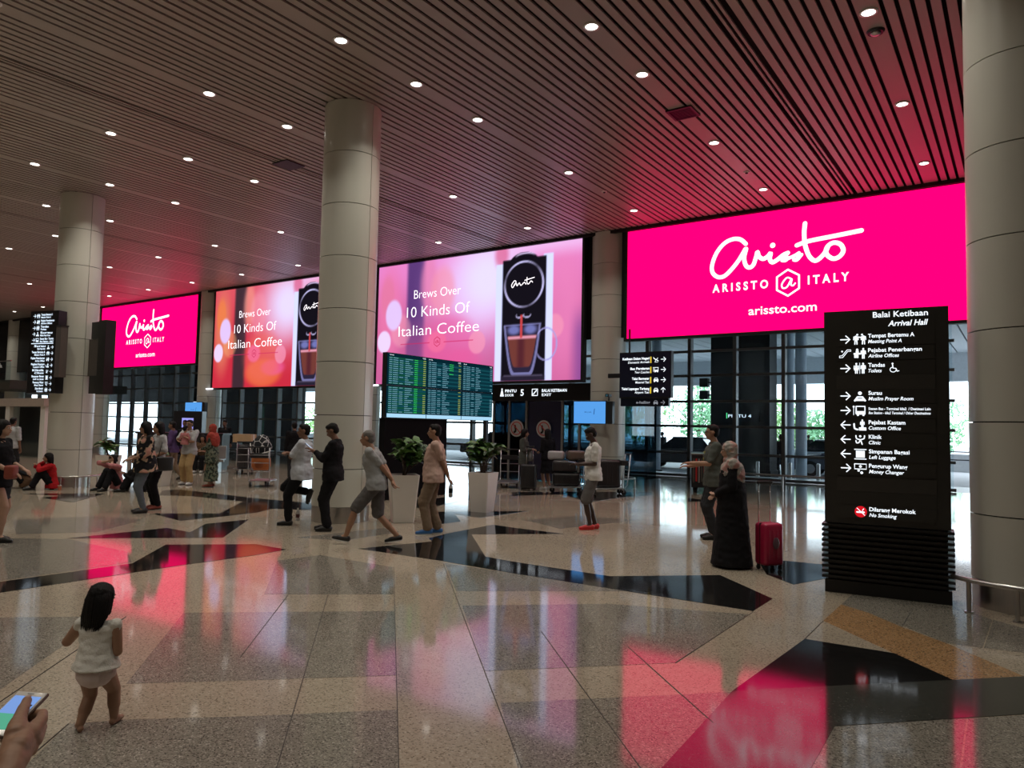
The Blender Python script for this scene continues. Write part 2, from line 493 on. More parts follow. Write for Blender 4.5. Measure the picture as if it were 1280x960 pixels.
# ceiling fittings
t = empty('ceiling_vent', 'square dark ceiling grille between the second and third lights of a row', 'vent', (-4.82, 12.05, CZ - 0.02))
mb = MB()
for a in (-1, 1):
    mb.box(a * 0.21 - 0.02, a * 0.21 + 0.02, -0.23, 0.23, -0.01, 0.02); mb.box(-0.19, 0.19, a * 0.21 - 0.02, a * 0.21 + 0.02, -0.01, 0.02)
mb.build('vent_frame', M_black, t)
MB().box(-0.19, 0.19, -0.19, 0.19, 0.006, 0.018).build('backing', M_void, t)
for k in range(9): MB().box(-0.19, 0.19, -0.17 + k * 0.042, -0.155 + k * 0.042, -0.004, 0.006).build('louvre', M_dframe, t)
t = empty('ceiling_speaker', 'small dark round speaker dome below the nearest downlight of the right row', 'speaker', (-1.60, 10.95, CZ))
MB().cyl((0, 0, -0.03), (0, 0, 0), 0.10, 0.12, n=20).build('housing', M_dframe, t)
MB().ell((0, 0, -0.03), (0.07, 0.07, 0.035)).build('dome', M_steel, t)
t = empty('ceiling_hatch', 'dark access hatch in the slats left of the central pillar', 'hatch', (-12.95, 10.1, CZ - 0.012))
MB().box(-0.24, 0.24, -0.24, 0.24, -0.01, 0.01).build('hatch_panel', M_black, t)
for (x, y, l) in ((-4.8, 15.6, 'small smoke detector between the two furthest lights right of centre'), (-8.0, 15.2, 'small smoke detector in the light row just right of the central pillar')):
    t = empty('smoke_detector', l, 'detector', (x, y, CZ))
    MB().cyl((0, 0, -0.02), (0, 0, 0), 0.06, 0.07, n=16).build('base', M_white, t); MB().ell((0, 0, -0.02), (0.035, 0.035, 0.025)).build('sensor', M_dframe, t)

# ------------------------------------------------------------------ columns
def arc_panel(a0, a1, r0, r1, z0, z1, n=18):
    m = MB(); vs = []
    for z in (z0, z1):
        for r in (r0, r1):
            for i in range(n + 1):
                a = a0 + (a1 - a0) * i / n
                vs.append((r * math.cos(a), r * math.sin(a), z))
    k = n + 1
    fs = []; sm_ = []
    for i in range(n):
        fs.append((k + i, k + i + 1, 3 * k + i + 1, 3 * k + i))           # outer
    m.add(vs, fs, True)
    g = []
    for i in range(n):
        g.append((i, 2 * k + i, 2 * k + i + 1, i + 1)); g.append((i, i + 1, k + i + 1, k + i)); g.append((2 * k + i, 3 * k + i, 3 * k + i + 1, 2 * k + i + 1))
    g.append((0, k, 3 * k, 2 * k)); g.append((n, 2 * k + n, 3 * k + n, k + n))
    m.add(vs, g)
    return m.mesh('cladding_panel')
gap = 0.012
RAD = 0.49
pans = [arc_panel(a + 0.012, a + PI - 0.012, RAD - 0.03, RAD, 0.27 if i == 0 else 0, 0.9 - gap, 18) for a in (0, PI) for i in (0, 1)]
for p in pans: p.materials.append(M_panel)
me_core = MB().cyl((0, 0, 0), (0, 0, 7.32), RAD - 0.035, n=32).mesh('core'); me_core.materials.append(M_void)
me_drum = MB().cyl((0, 0, 0.0), (0, 0, 0.262), RAD - 0.008, n=40).mesh('steel_base'); me_drum.materials.append(M_steel)
def column(x, y, label, rail=None):
    t = empty('column', label, 'column', (x, y, 0.0), group='round clad columns')
    link(bpy.data.objects.new('core', me_core), t)
    link(bpy.data.objects.new('steel_base', me_drum), t)
    for k in range(8):
        for h in range(2):
            o = bpy.data.objects.new('cladding_panel', pans[h * 2 + (0 if k == 0 else 1)])
            o.location = (0, 0, k * 0.9); link(o, t)
    return t
column(0.02, 8.9, 'huge cream clad round pillar at the right edge beside the arrival sign')
column(-9.68, 8.9, 'cream clad round pillar in the centre with two men leaning on it')
column(-19.35, 8.9, 'cream clad round pillar at left carrying black sign boxes')
column(-9.67, 18.75, 'round pillar between the coffee LED wall and the right pink LED wall')
column(-19.25, 18.75, 'round wall pillar mostly hidden behind the central pillar')
column(-28.72, 18.75, 'round pillar between the left pink LED wall and the red coffee LED wall')
column(-38.1, 18.75, 'round pillar just right of the left front pillar, under the pink LED wall')
column(-47.6, 18.75, 'small far round pillar behind the glass balcony at left')
column(0.05, 18.75, 'round wall pillar hidden behind the right edge pillar')

def guard_rail(x, y, label, a0=0, a1=2 * PI, r=0.78, z=0.30):
    t = empty('guard_rail', label, 'rail', (x, y, 0), group='steel pillar guard rails')
    n = 40
    pts = [(r * math.cos(a0 + (a1 - a0) * i / n), r * math.sin(a0 + (a1 - a0) * i / n), z) for i in range(n + 1)]
    MB().tube(pts, 0.022, 10).build('rail', M_steel, t)
    for i in range(6):
        a = a0 + (a1 - a0) * (i + 0.5) / 6
        MB().cyl((r * math.cos(a), r * math.sin(a), 0.003), (r * math.cos(a), r * math.sin(a), z - 0.01), 0.02, n=10).build('post', M_steel, t)
        MB().cyl((r * math.cos(a), r * math.sin(a), 0.0), (r * math.cos(a), r * math.sin(a), 0.012), 0.04, n=12).build('foot_plate', M_steel, t)
guard_rail(0.02, 8.9, 'curved steel guard rail round the right edge pillar', R_(217), R_(400))
guard_rail(-9.67, 18.75, 'curved steel guard rail round the pillar behind the man in white')
guard_rail(-19.35, 8.9, 'low steel guard rail round the left pillar beside the woman in red', R_(-75), R_(75), 0.70, 0.26)

# ------------------------------------------------------------------ LED walls
SY = 18.40
def led_case(name, label, x0, x1, z0, z1):
    t = empty(name, label, 'screen', (x0, SY, z0), group='LED walls along the hall')
    w, h = x1 - x0, z1 - z0
    mb = MB()
    mb.box(-0.08, w + 0.08, 0.02, 0.16, -0.07, h + 0.06)
    mb.build('case', M_black, t)
    mb = MB(); mb.box(-0.08, 0, -0.03, 0.02, -0.07, h + 0.06); mb.box(w, w + 0.08, -0.03, 0.02, -0.07, h + 0.06)
    mb.box(0, w, -0.03, 0.02, -0.07, 0); mb.box(0, w, -0.03, 0.02, h, h + 0.06)
    mb.build('bezel', M_black, t)
    return t, w, h
LOGO = {
    'a1': [(3.25, 2.23), (3.11, 2.36), (2.91, 2.39), (2.69, 2.30), (2.50, 2.08), (2.39, 1.80), (2.40, 1.59), (2.54, 1.46), (2.71, 1.47), (2.89, 1.62), (3.07, 1.83), (3.24, 2.10)],
    'a2': [(3.26, 2.10), (3.21, 1.88), (3.25, 1.69), (3.34, 1.62), (3.44, 1.68), (3.51, 1.88), (3.54, 1.99), (3.58, 1.87), (3.68, 1.80), (3.79, 1.85), (3.86, 1.92), (3.84, 1.78), (3.90, 1.69), (4.02, 1.74), (4.16, 1.84), (4.27, 1.88)],
    's1': [(4.27, 1.88), (4.18, 1.83), (4.27, 1.76), (4.21, 1.70), (4.12, 1.72), (4.27, 1.74), (4.46, 1.81), (4.53, 1.85)],
    's2': [(4.53, 1.85), (4.46, 1.80), (4.54, 1.75), (4.47, 1.68), (4.40, 1.70), (4.50, 1.71), (4.59, 1.80)],
    't1': [(4.67, 2.55), (4.65, 2.32), (4.67, 2.03), (4.76, 1.75), (4.89, 1.62), (5.02, 1.68), (5.13, 1.81), (5.19, 1.94)],
    'o1': [(5.20, 1.95), (5.32, 2.00), (5.46, 1.94), (5.52, 1.79), (5.44, 1.66), (5.30, 1.62), (5.17, 1.72), (5.14, 1.84)],
    't2': [(4.48, 2.04), (4.76, 2.11), (5.35, 2.16), (5.91, 2.21)],
    'dot': [(3.91, 2.11)],
    'hexc': [(4.27, 1.15)],
    'ar': [(2.40, 1.07), (3.80, 1.07), (2.40, 1.22)],
    'it': [(4.73, 1.07), (5.64, 1.08), (5.64, 1.21)],
    'com': [(3.32, 0.43), (4.93, 0.42)],
    'hext': [(4.27, 1.49)],
    'hexb': [(4.26, 0.82)],
    'hexl': [(3.97, 1.17)],
    'hexr': [(4.56, 1.13)],
}
def led_pink(label, x0, x1, z0, z1):
    t, w, h = led_case('led_wall', label, x0, x1, z0, z1)
    for i in range(8):
        for j in range(3):
            MB().box(w * i / 8, w * (i + 1) / 8, 0.0, 0.018, h * j / 3, h * (j + 1) / 3).build('led_panel', E_pink, t)
    mb = MB(); W = 0.105
    for st in ('a1', 'a2', 's1', 's2', 't1', 't2'): ribbon(mb, LOGO[st], W if st[0] != 's' else W * 0.75, -0.004)
    ribbon(mb, LOGO['o1'], W, -0.004, closed=True)
    q = LOGO['dot'][0]; disc(mb, q[0], q[1], 0.065, -0.004)
    mb.build('logo_script', E_led, t)
    cx, cz = LOGO['hexc'][0]
    mb = MB()
    hx = [(cx + 0.285 * math.sin(PI / 3 * k) * 1.05, cz + 0.32 * math.cos(PI / 3 * k)) for k in range(6)]
    for k in range(6): ribbon(mb, [hx[k], hx[(k + 1) % 6]], 0.045, -0.004, sub=1)
    ribbon(mb, [(cx + 0.06, cz + 0.10), (cx - 0.03, cz + 0.12), (cx - 0.14, cz - 0.02), (cx - 0.12, cz - 0.12), (cx - 0.02, cz - 0.10), (cx + 0.09, cz + 0.09), (cx + 0.07, cz - 0.05), (cx + 0.12, cz - 0.08), (cx + 0.17, cz - 0.03)], 0.04, -0.004)
    mb.build('hexagon_emblem', E_led, t)
    a, b = LOGO['ar'][:2]; text('ARISSTO', a[0], b[1], t, E_led, width=b[0] - a[0], cap=0.20, bold=0.03, space=1.6)
    a, b = LOGO['it'][:2]; text('ITALY', a[0], a[1], t, E_led, width=b[0] - a[0], cap=0.20, bold=0.03, space=1.6)
    a, b = LOGO['com']; text('arissto.com', a[0], (a[1] + b[1]) / 2, t, E_led, width=b[0] - a[0], cap=0.21, bold=0.012)
    return t
led_pink('bright pink LED wall with script logo above the arrival sign at right', -8.93, -0.75, 4.13, 7.10)
led_pink('bright pink LED wall with script logo at far left beside a pillar', -37.45, -29.27, 4.13, 7.10)

def attr_emission(name, strength):
    m = bpy.data.materials.new(name); m.use_nodes = True; nt = m.node_tree
    nt.nodes.remove(nt.nodes['Principled BSDF'])
    e = nt.nodes.new('ShaderNodeEmission'); a = nt.nodes.new('ShaderNodeAttribute'); a.attribute_name = 'Col'
    e.inputs[1].default_value = strength
    nt.links.new(a.outputs['Color'], e.inputs[0]); nt.links.new(e.outputs[0], nt.nodes['Material Output'].inputs[0])
    return m
def lin(c): 
    c = np.asarray(c, float) / 255.0
    return np.where(c <= 0.04045, c / 12.92, ((c + 0.055) / 1.055) ** 2.4)
def picture(w, h, nx, ny, warm):
    u, v = np.meshgrid(np.linspace(0, w, nx), np.linspace(0, h, ny))
    img = np.zeros((ny, nx, 3))
    def sm(e0, e1, x): t = np.clip((x - e0) / (e1 - e0), 0, 1); return t * t * (3 - 2 * t)
    def over(mask, c): 
        nonlocal img
        img = img * (1 - mask[..., None]) + np.array(c, float) * mask[..., None]
    def ell(cx, cz, rx, rz, soft=0.08):
        d = np.sqrt(((u - cx) / rx) ** 2 + ((v - cz) / rz) ** 2); return 1 - sm(1 - soft, 1 + soft, d)
    img[:] = (200, 45, 62) if warm else (200, 96, 145)
    over(0.8 * sm(0.4 * h, h, v), (222, 92, 100) if warm else (236, 140, 205))
    over(0.8 * ell(0.55, 2.3, 0.55, 1.6, 0.5), (225, 130, 95) if warm else (232, 120, 165))
    band = sm(1.25, 1.45, u) * (1 - sm(2.0, 2.25, u))
    over(band * (0.92 if warm else 0.55 + 0.4 * sm(1.2, 2.6, v)), (52, 42, 48) if warm else (84, 54, 112))
    over(0.85 * ell(4.2, 3.0, 1.6, 1.7, 0.7), (235, 175, 225) if not warm else (228, 120, 150))
    over(0.95 * ell(4.7, 3.2, 1.2, 1.2, 0.8), (230, 222, 252)); over(0.7 * ell(2.3, 3.3, 0.35, 0.9, 0.4), (238, 150, 130) if warm else (226, 130, 170)); over(0.6 * ell(0.45, 3.0, 0.3, 0.7, 0.3), (238, 130, 60) if warm else (222, 120, 150)); over((0.8 if warm else 0.35) * ell(3.3, 0.55, 1.1, 0.55, 0.25), (232, 110, 60) if warm else (226, 90, 150)); over((0.75 if warm else 0.3) * ell(3.9, 0.75, 0.7, 0.3, 0.3), (232, 90, 150))
    over(0.6 * ell(2.9, 3.0, 0.5, 0.8, 0.3), (240, 150, 165))
    over(0.55 * ell(3.2, 1.2, 1.1, 1.0, 0.3), (235, 110, 90) if warm else (228, 90, 150))
    over(0.75 * ell(2.7, 1.35, 0.4, 0.35, 0.2), (240, 110, 150))
    over(0.5 * ell(1.1, 1.8, 0.45, 0.55, 0.2), (238, 170, 110) if warm else (238, 160, 175))
    over(0.95 * ell(0.75, 2.35, 0.37, 0.52, 0.15), (225, 200, 245))
    over(0.95 * ell(0.33, 1.45, 0.31, 0.38, 0.12), (235, 215, 245))
    over(0.75 * ell(4.35, 1.25, 0.33, 0.36, 0.12), (240, 150, 175))
    over(0.8 * sm(5.4, 7.8, u) * ell(7.3, 2.2, 0.9, 2.0, 0.6), (232, 130, 180))
    over(0.7 * ell(7.2, 1.6, 0.3, 0.35, 0.15), (240, 150, 175))
    over(0.7 * sm(7.6, 8.1, u) * (1 - sm(1.2, 2.4, v)), (120, 70, 140))
    over(0.8 * sm(3.5, 4.1, v) * sm(4.6, 6.0, u), (238, 195, 235))
    over(0.6 * ell(5.25, 3.9, 0.25, 0.4, 0.5), (210, 70, 110))
    line = (np.abs(v - 1.33) < 0.02) & (((u > 1.1) & (u < 2.4)) | ((u > 3.0) & (u < 4.2)))
    over(line * 0.7, (200, 40, 90))
    # LED scan rows
    # machine: white cheeks and black body
    def rect(a, b, c, d, s=0.025): return sm(a - s, a + s, u) * (1 - sm(b - s, b + s, u)) * sm(c - s, c + s, v) * (1 - sm(d - s, d + s, v))
    over(rect(5.05, 5.42, 0.0, 3.62), (216, 222, 255)); over(rect(6.78, 7.12, 0.0, 3.78), (216, 222, 255))
    over(rect(5.30, 6.88, 0.02, 3.72), (20, 17, 24))
    over(ell(6.08, 3.55, 0.55, 0.36, 0.05), (20, 17, 24))
    over(ell(6.12, 3.80, 0.34, 0.10, 0.2) * 0.9, (225, 205, 240))
    over(ell(6.12, 3.74, 0.36, 0.11, 0.2), (18, 14, 22))
    rg = ell(6.08, 2.93, 0.73, 0.72, 0.03) - ell(6.08, 2.93, 0.66, 0.66, 0.03)
    ang = np.arctan2(v - 2.98, u - 6.08)
    over(np.clip(rg, 0, 1) * (0.35 + 0.65 * np.abs(np.cos(ang * 1.5 + 0.4))), (200, 196, 235))
    over(0.8 * (ell(5.95, 1.98, 0.14, 0.09) - ell(5.95, 2.01, 0.11, 0.07)), (190, 185, 220)); over(0.8 * (ell(6.22, 1.98, 0.14, 0.09) - ell(6.22, 2.01, 0.11, 0.07)), (190, 185, 220))
    # glass cup
    def cup(z0, z1, wt, wb):
        f = np.clip((v - z0) / (z1 - z0), 0, 1); hw = wb + (wt - wb) * f ** 0.55
        return (1 - sm(hw - 0.02, hw + 0.02, np.abs(u - 6.05))) * sm(z0 - 0.02, z0 + 0.02, v) * (1 - sm(z1 - 0.02, z1 + 0.02, v))
    o = cup(0.18, 1.72, 0.68, 0.34); i = cup(0.26, 1.68, 0.60, 0.26)
    over(np.clip(o - i, 0, 1) * 0.75, (150, 150, 205))
    over(i * 0.45, (70, 60, 95))
    over(0.7 * ell(5.75, 1.55, 0.22, 0.14, 0.5), (140, 150, 220)); over(0.7 * ell(6.35, 1.55, 0.22, 0.14, 0.5), (140, 150, 220))
    co = cup(0.42, 1.36, 0.52, 0.26)
    over(co, (112, 58, 50)); over(co * (1 - sm(0.02, 0.22, np.abs(u - 6.02))) * 0.7, (72, 28, 40))
    over(co * sm(1.24, 1.30, v), (222, 150, 165))
    over(rect(5.98, 6.06, 1.30, 2.0, 0.02), (205, 70, 70))
    hd = ell(6.90, 1.08, 0.40, 0.50, 0.03) - ell(6.90, 1.08, 0.35, 0.45, 0.03)
    over(np.clip(hd, 0, 1) * sm(6.55, 6.65, u) * 0.8, (165, 160, 215))
    over(rect(5.30, 6.88, 0.0, 0.16) , (40, 34, 48)); over(rect(5.40, 6.8, 0.15, 0.18) * 0.6, (150, 140, 170))
    return lin(np.clip(img, 0, 255)) * np.array([0.98, 0.97, 1.06])
def led_coffee(label, x0, warm):
    w, h = 8.1, 4.08
    t, _, _ = led_case('led_wall', label, x0, x0 + w, 3.04, 3.04 + h)
    nx, ny = 270, 136
    img = picture(w, h, nx, ny, warm)
    xs = np.linspace(0, w, nx); zs = np.linspace(0, h, ny)
    U, V = np.meshgrid(xs, zs)
    co = np.stack([U.ravel(), np.zeros(nx * ny), V.ravel()], 1)
    me = bpy.data.meshes.new('led_picture')
    idx = np.arange(nx * ny).reshape(ny, nx)
    f = np.stack([idx[:-1, :-1], idx[:-1, 1:], idx[1:, 1:], idx[1:, :-1]], -1).reshape(-1, 4)
    me.from_pydata(co.tolist(), [], f.tolist())
    at = me.color_attributes.new('Col', 'FLOAT_COLOR', 'POINT')
    at.data.foreach_set('color', np.concatenate([img.reshape(-1, 3), np.ones((nx * ny, 1))], 1).ravel())
    me.materials.append(attr_emission('led_picture_' + ('red' if warm else 'pink'), SCRN))
    link(bpy.data.objects.new('led_picture', me), t)
    text('Brews Over', 1.66, 2.84, t, E_led, width=2.0, cap=0.30, bold=-0.010)
    text('10 Kinds Of', 1.36, 2.22, t, E_led, width=2.68, cap=0.36, bold=-0.010)
    text('Italian Coffee', 1.00, 1.60, t, E_led, width=3.42, cap=0.36, bold=-0.010)
    mb = MB()
    for c in ([(5.72, 2.92), (5.80, 3.02), (5.74, 3.06), (5.64, 2.94), (5.68, 2.86), (5.80, 2.98), (5.84, 2.90), (5.92, 2.98), (5.98, 2.90), (6.10, 2.98), (6.16, 2.92)], [(6.20, 3.12), (6.20, 2.96), (6.26, 2.92), (6.34, 3.0), (6.40, 2.96)], [(6.12, 3.04), (6.46, 3.10)]):
        ribbon(mb, c, 0.028, -0.004)
    mb.build('logo_script', E_led, t)
    mb = MB(); cx, cz = 2.72, 1.35
    for k in range(6):
        ribbon(mb, [(cx + 0.14 * math.sin(PI / 3 * k), cz + 0.16 * math.cos(PI / 3 * k)), (cx + 0.14 * math.sin(PI / 3 * (k + 1)), cz + 0.16 * math.cos(PI / 3 * (k + 1)))], 0.02, -0.004, sub=1)
    ribbon(mb, [(cx + 0.03, cz + 0.05), (cx - 0.06, cz), (cx - 0.03, cz - 0.05), (cx + 0.04, cz + 0.03), (cx + 0.04, cz - 0.04), (cx + 0.08, cz - 0.02)], 0.018, -0.004)
    mb.build('hexagon_emblem', emis('led_crimson', (0.6, 0.02, 0.1), 1.0), t)
    return t
led_coffee('pink coffee advertisement LED wall right of the central pillar', -18.45, False)
led_coffee('redder coffee advertisement LED wall left of the central pillar', -28.0, True)
# small lit lens at the lower left corner of each coffee wall
for x, l in ((-18.7, 'small lit white bar under the left corner of the pink coffee wall'), (-28.3, 'small lit white bar under the left corner of the red coffee wall')):
    o = MB().box(0, 0.42, -0.06, 0.0, 0.0, 0.06).build('light_bar', emis('bar_glow', (0.9, 0.9, 1), 2.0))
    o.location = (x, SY - 0.04, 2.97); tag(o, l, 'light')

# wall above and behind the LED walls
MB().box(-62, 12, 18.32, 18.40, 7.11, 7.62).build('trim_1', M_black, kind='structure')
MB().box(-62, 12, 18.62, 25.4, 5.45, 5.7).build('ceiling_back', pm('dark_soffit', (0.03, 0.03, 0.032), 0.7), kind='structure')
MB().box(-62, 12, 18.60, 18.66, 4.2, 7.62).build('wall_fascia', M_black, kind='structure')
MB().box(-62.3, -62, -9, 25.6, 0, 7.65).build('wall_left', M_wall, kind='structure')
MB().box(12, 12.3, -9, 25.6, 0, 7.65).build('wall_right', M_wall, kind='structure')
MB().box(-62, 12, -9.3, -9, 0, 7.65).build('wall_front', M_wall, kind='structure')

# ------------------------------------------------------------------ glazed facade
GY = 25.5
def glass_mat(name='clear_glass', tint=(0.90, 0.955, 0.97)):
    m = bpy.data.materials.new(name); m.use_nodes = True; nt = m.node_tree
    nt.nodes.remove(nt.nodes['Principled BSDF'])
    tr = nt.nodes.new('ShaderNodeBsdfTransparent'); tr.inputs[0].default_value = list(tint) + [1]
    gl = nt.nodes.new('ShaderNodeBsdfGlossy'); gl.inputs['Roughness'].default_value = 0.02
    lw = nt.nodes.new('ShaderNodeLayerWeight'); lw.inputs[0].default_value = 0.5
    pw = nt.nodes.new('ShaderNodeMath'); pw.operation = 'POWER'; pw.inputs[1].default_value = 4.0; nt.links.new(lw.outputs['Facing'], pw.inputs[0])
    fr = nt.nodes.new('ShaderNodeMath'); fr.operation = 'MULTIPLY_ADD'; fr.inputs[1].default_value = 0.6; fr.inputs[2].default_value = 0.03; nt.links.new(pw.outputs[0], fr.inputs[0])
    mx = nt.nodes.new('ShaderNodeMixShader')
    nt.links.new(fr.outputs[0], mx.inputs[0]); nt.links.new(tr.outputs[0], mx.inputs[1]); nt.links.new(gl.outputs[0], mx.inputs[2])
    nt.links.new(mx.outputs[0], nt.nodes['Material Output'].inputs[0])
    return m
M_glass = glass_mat()
M_tint = glass_mat('tinted_lobby_glass', (0.16, 0.27, 0.33))
tz = [0.06, 0.87, 1.82, 2.70, 3.62, 4.49, 5.38]
mw = 1.632
x_m = [-9.84 + mw * k for k in range(-31, 8)]
n_win = 0
fr_tr = MB().box(-mw / 2, mw / 2, -0.05, 0.05, -0.045, 0.045)
bays = [(x_m[i], x_m[i + 6]) for i in range(0, len(x_m) - 6, 6)]
for bi, i0 in enumerate(range(0, len(x_m) - 6, 6)):
    w0, w1 = x_m[i0], x_m[i0 + 6]
    root = empty('window_%d' % (bi + 1), loc=(w0, GY, 0)); structure(root)
    for k in range(6):
        MB().box(k * mw - 0.06, k * mw + 0.06, -0.16, 0.10, 0.0, 5.45).build('mullion', M_frame, root)
        for j in range(6):
            MB().box(k * mw + 0.06, (k + 1) * mw - 0.06, 0.0, 0.008, tz[j] + 0.04, tz[j + 1] - 0.04).build('glass_pane', M_glass, root)
    for z in tz: MB().box(0.0, 6 * mw, -0.06, 0.05, z - 0.045, z + 0.045).build('transom', M_frame, root)

# doors under the coffee wall: a lobby box standing in front of the glass
dr = empty('door_5', loc=(-14.3, 19.6, 0)); structure(dr)
MB().box(0, 3.9, -0.05, 4.2, 2.50, 3.02).build('header_box', M_black, dr)
for x in (0, 0.62, 1.28, 2.6, 3.2, 3.84): MB().box(x, x + 0.07, 0, 0.08, 0, 2.5).build('door_post', M_frame, dr)
MB().box(0, 0.05, 0.1, 4.2, 0, 2.5).build('side_glass', M_tint, dr)
MB().box(3.84, 3.90, 0.1, 4.2, 0, 2.5).build('side_glass', M_tint, dr)
for a, b in ((0.07, 0.62), (0.69, 1.28), (2.67, 3.2), (3.27, 3.84)): MB().box(a, b, 0.03, 0.04, 0.02, 2.48).build('glass_pane', M_tint, dr)
MB().box(1.35, 2.60, 0.06, 0.10, 0.02, 2.48).build('door_leaf', pm('dark_blue_door_film', (0.02, 0.025, 0.07), 0.25), dr)
M_sgn = pm('door_sticker_white', (0.6, 0.6, 0.62), 0.5); M_sred = pm('sticker_red', (0.6, 0.03, 0.03), 0.5)
for cx in (0.96, 1.98):
    mb = MB(); disc(mb, cx, 1.62, 0.27, -0.01, 28); mb.build('round_sticker', M_sgn, dr)
    mb = MB(); ribbon(mb, [(cx + 0.2 * math.cos(a * PI / 8), 1.62 + 0.2 * math.sin(a * PI / 8)) for a in range(16)], 0.03, -0.013, closed=True, sub=2)
    ribbon(mb, [(cx - 0.14, 1.76), (cx + 0.14, 1.48)], 0.03, -0.013, sub=1); mb.build('sticker_ring', M_sred, dr)
    mb = MB(); ribbon(mb, [(cx - 0.06, 1.7), (cx - 0.03, 1.55), (cx - 0.08, 1.5)], 0.07, -0.012); mb.build('sticker_figure', M_rubber, dr)
for a, s_ in ((0.80, 'MASUK'), (1.5, '5')):
    pass
text('5', 1.12, 2.66, dr, E_white, y=-0.056, cap=0.20, bold=0.02)
text('PINTU', 0.52, 2.77, dr, E_white, y=-0.056, width=0.44, cap=0.09, bold=0.02)
text('DOOR', 0.52, 2.64, dr, E_white, y=-0.056, width=0.34, cap=0.08, bold=0.01)
text('BALAI KETIBAAN', 1.92, 2.77, dr, E_white, y=-0.056, width=0.9, cap=0.09, bold=0.02)
text('EXIT', 1.92, 2.64, dr, E_white, y=-0.056, width=0.35, cap=0.08, bold=0.01)
mb = MB(); mb.plate([(0.32, 2.64), (0.47, 2.64), (0.42, 2.83), (0.37, 2.83)], -0.056, -0.054); disc(mb, 0.395, 2.87, 0.03, -0.056, 10); mb.build('pictogram', E_white, dr)
mb = MB(); ribbon(mb, [(1.56, 2.66), (1.76, 2.66), (1.76, 2.86), (1.56, 2.86)], 0.03, -0.056, closed=True, sub=1); ribbon(mb, [(1.60, 2.70), (1.72, 2.82)], 0.035, -0.056, sub=1); mb.build('pictogram', E_white, dr)

# ------------------------------------------------------------------ outside
M_road = pm('asphalt', (0.45, 0.46, 0.48), 0.6, var=0.2, scale=3)
MB().box(-90, 60, 25.55, 140, -0.45, -0.12).build('ground', M_road, kind='structure')
MB().box(-70, 12, 25.55, 28.4, -0.12, -0.01).build('pavement', pm('pavement_concrete', (0.60, 0.62, 0.63), 0.35), kind='structure')
M_can = pm('canopy_grey', (0.62, 0.68, 0.72), 0.6)
cn = MB().box(-70, 14, 25.7, 42, 5.75, 6.1).build('canopy', pm('canopy_deck', (0.03, 0.04, 0.05), 0.8), kind='structure')
me = MB().box(-0.30, 0.30, 25.8, 42, 0, 0.05).mesh('canopy_slat'); me.materials.append(M_can)
k = 0
x = -30.0
while x < 6:
    o = bpy.data.objects.new('canopy_slat', me); o.location = (x, 0, 5.68); link(o, cn); x += 0.66
MB().box(-70, 14, 41.5, 42, 4.3, 6.1).build('canopy_beam', M_can, cn)
M_dark = pm('dark_outdoor_pillar', (0.018, 0.018, 0.02), 0.6)
M_bcol = pm('pale_outdoor_column', (0.35, 0.42, 0.5), 0.5)
def out_pillar(x0, x1, y, label):
    t = empty('outdoor_pillar', label, 'pillar', ((x0 + x1) / 2, y, -0.12)); w = (x1 - x0) / 2
    MB().box(-w, w, -0.5, 0.5, 0, 5.8).build('shaft', M_dark, t); MB().box(-w - 0.05, w + 0.05, -0.55, 0.55, 0, 0.3).build('plinth', M_black, t)
    for z in (1.6, 3.2): MB().box(-w - 0.004, w + 0.004, -0.504, 0.504, z, z + 0.02).build('joint_band', M_black, t)
out_pillar(-10.35, -8.03, 29.5, 'wide dark pillar outside the glass, behind the man in sunglasses')
out_pillar(-46.2, -36.6, 30.0, 'long dark wall block outside, seen below the redder coffee wall')
out_pillar(-51.2, -48.6, 30.0, 'dark pillar outside the far left glazing, right of the lit strip')
t = empty('outdoor_header', 'dark overhead beam outside above the far left glazing', 'beam', (-66.0, 29.1, 2.95))
MB().box(0, 19.8, -0.2, 0.2, 0, 2.75).build('beam_face', M_dark, t); MB().box(-0.1, 0.3, -0.25, 0.25, -3.07, 2.75).build('end_post', M_dark, t)
for x, y, l in ((-7.7, 30.5, 'slim pale round column outside right of the wide dark pillar'), (-12.95, 29.6, 'slim pale round column outside behind the blue direction sign'), (-6.85, 28.9, 'slim pale round column outside, nearest the arrival sign')):
    t = empty('outdoor_column', l, 'column', (x, y, -0.12)); MB().cyl((0, 0, 0), (0, 0, 5.8), 0.20, n=20).build('shaft', M_bcol, t); MB().cyl((0, 0, 0), (0, 0, 0.1), 0.28, n=20).build('base', M_dframe, t)
# kerb wall
MB().box(-70, 14, 43.0, 43.3, -0.12, 0.75).build('parapet', pm('parapet_concrete', (0.65, 0.67, 0.68), 0.7), kind='structure')
M_railo = M_dframe
t = empty('road_railing', 'dark horizontal railing outside beyond the cars', 'railing', (-30, 42.7, -0.12))
for z in (0.6, 1.0): MB().cyl((0, 0, z), (30, 0, z), 0.03, n=8).build('rail', M_railo, t)
for k in range(16): MB().cyl((k * 2, 0, 0), (k * 2, 0, 1.0), 0.03, n=8).build('post', M_railo, t)

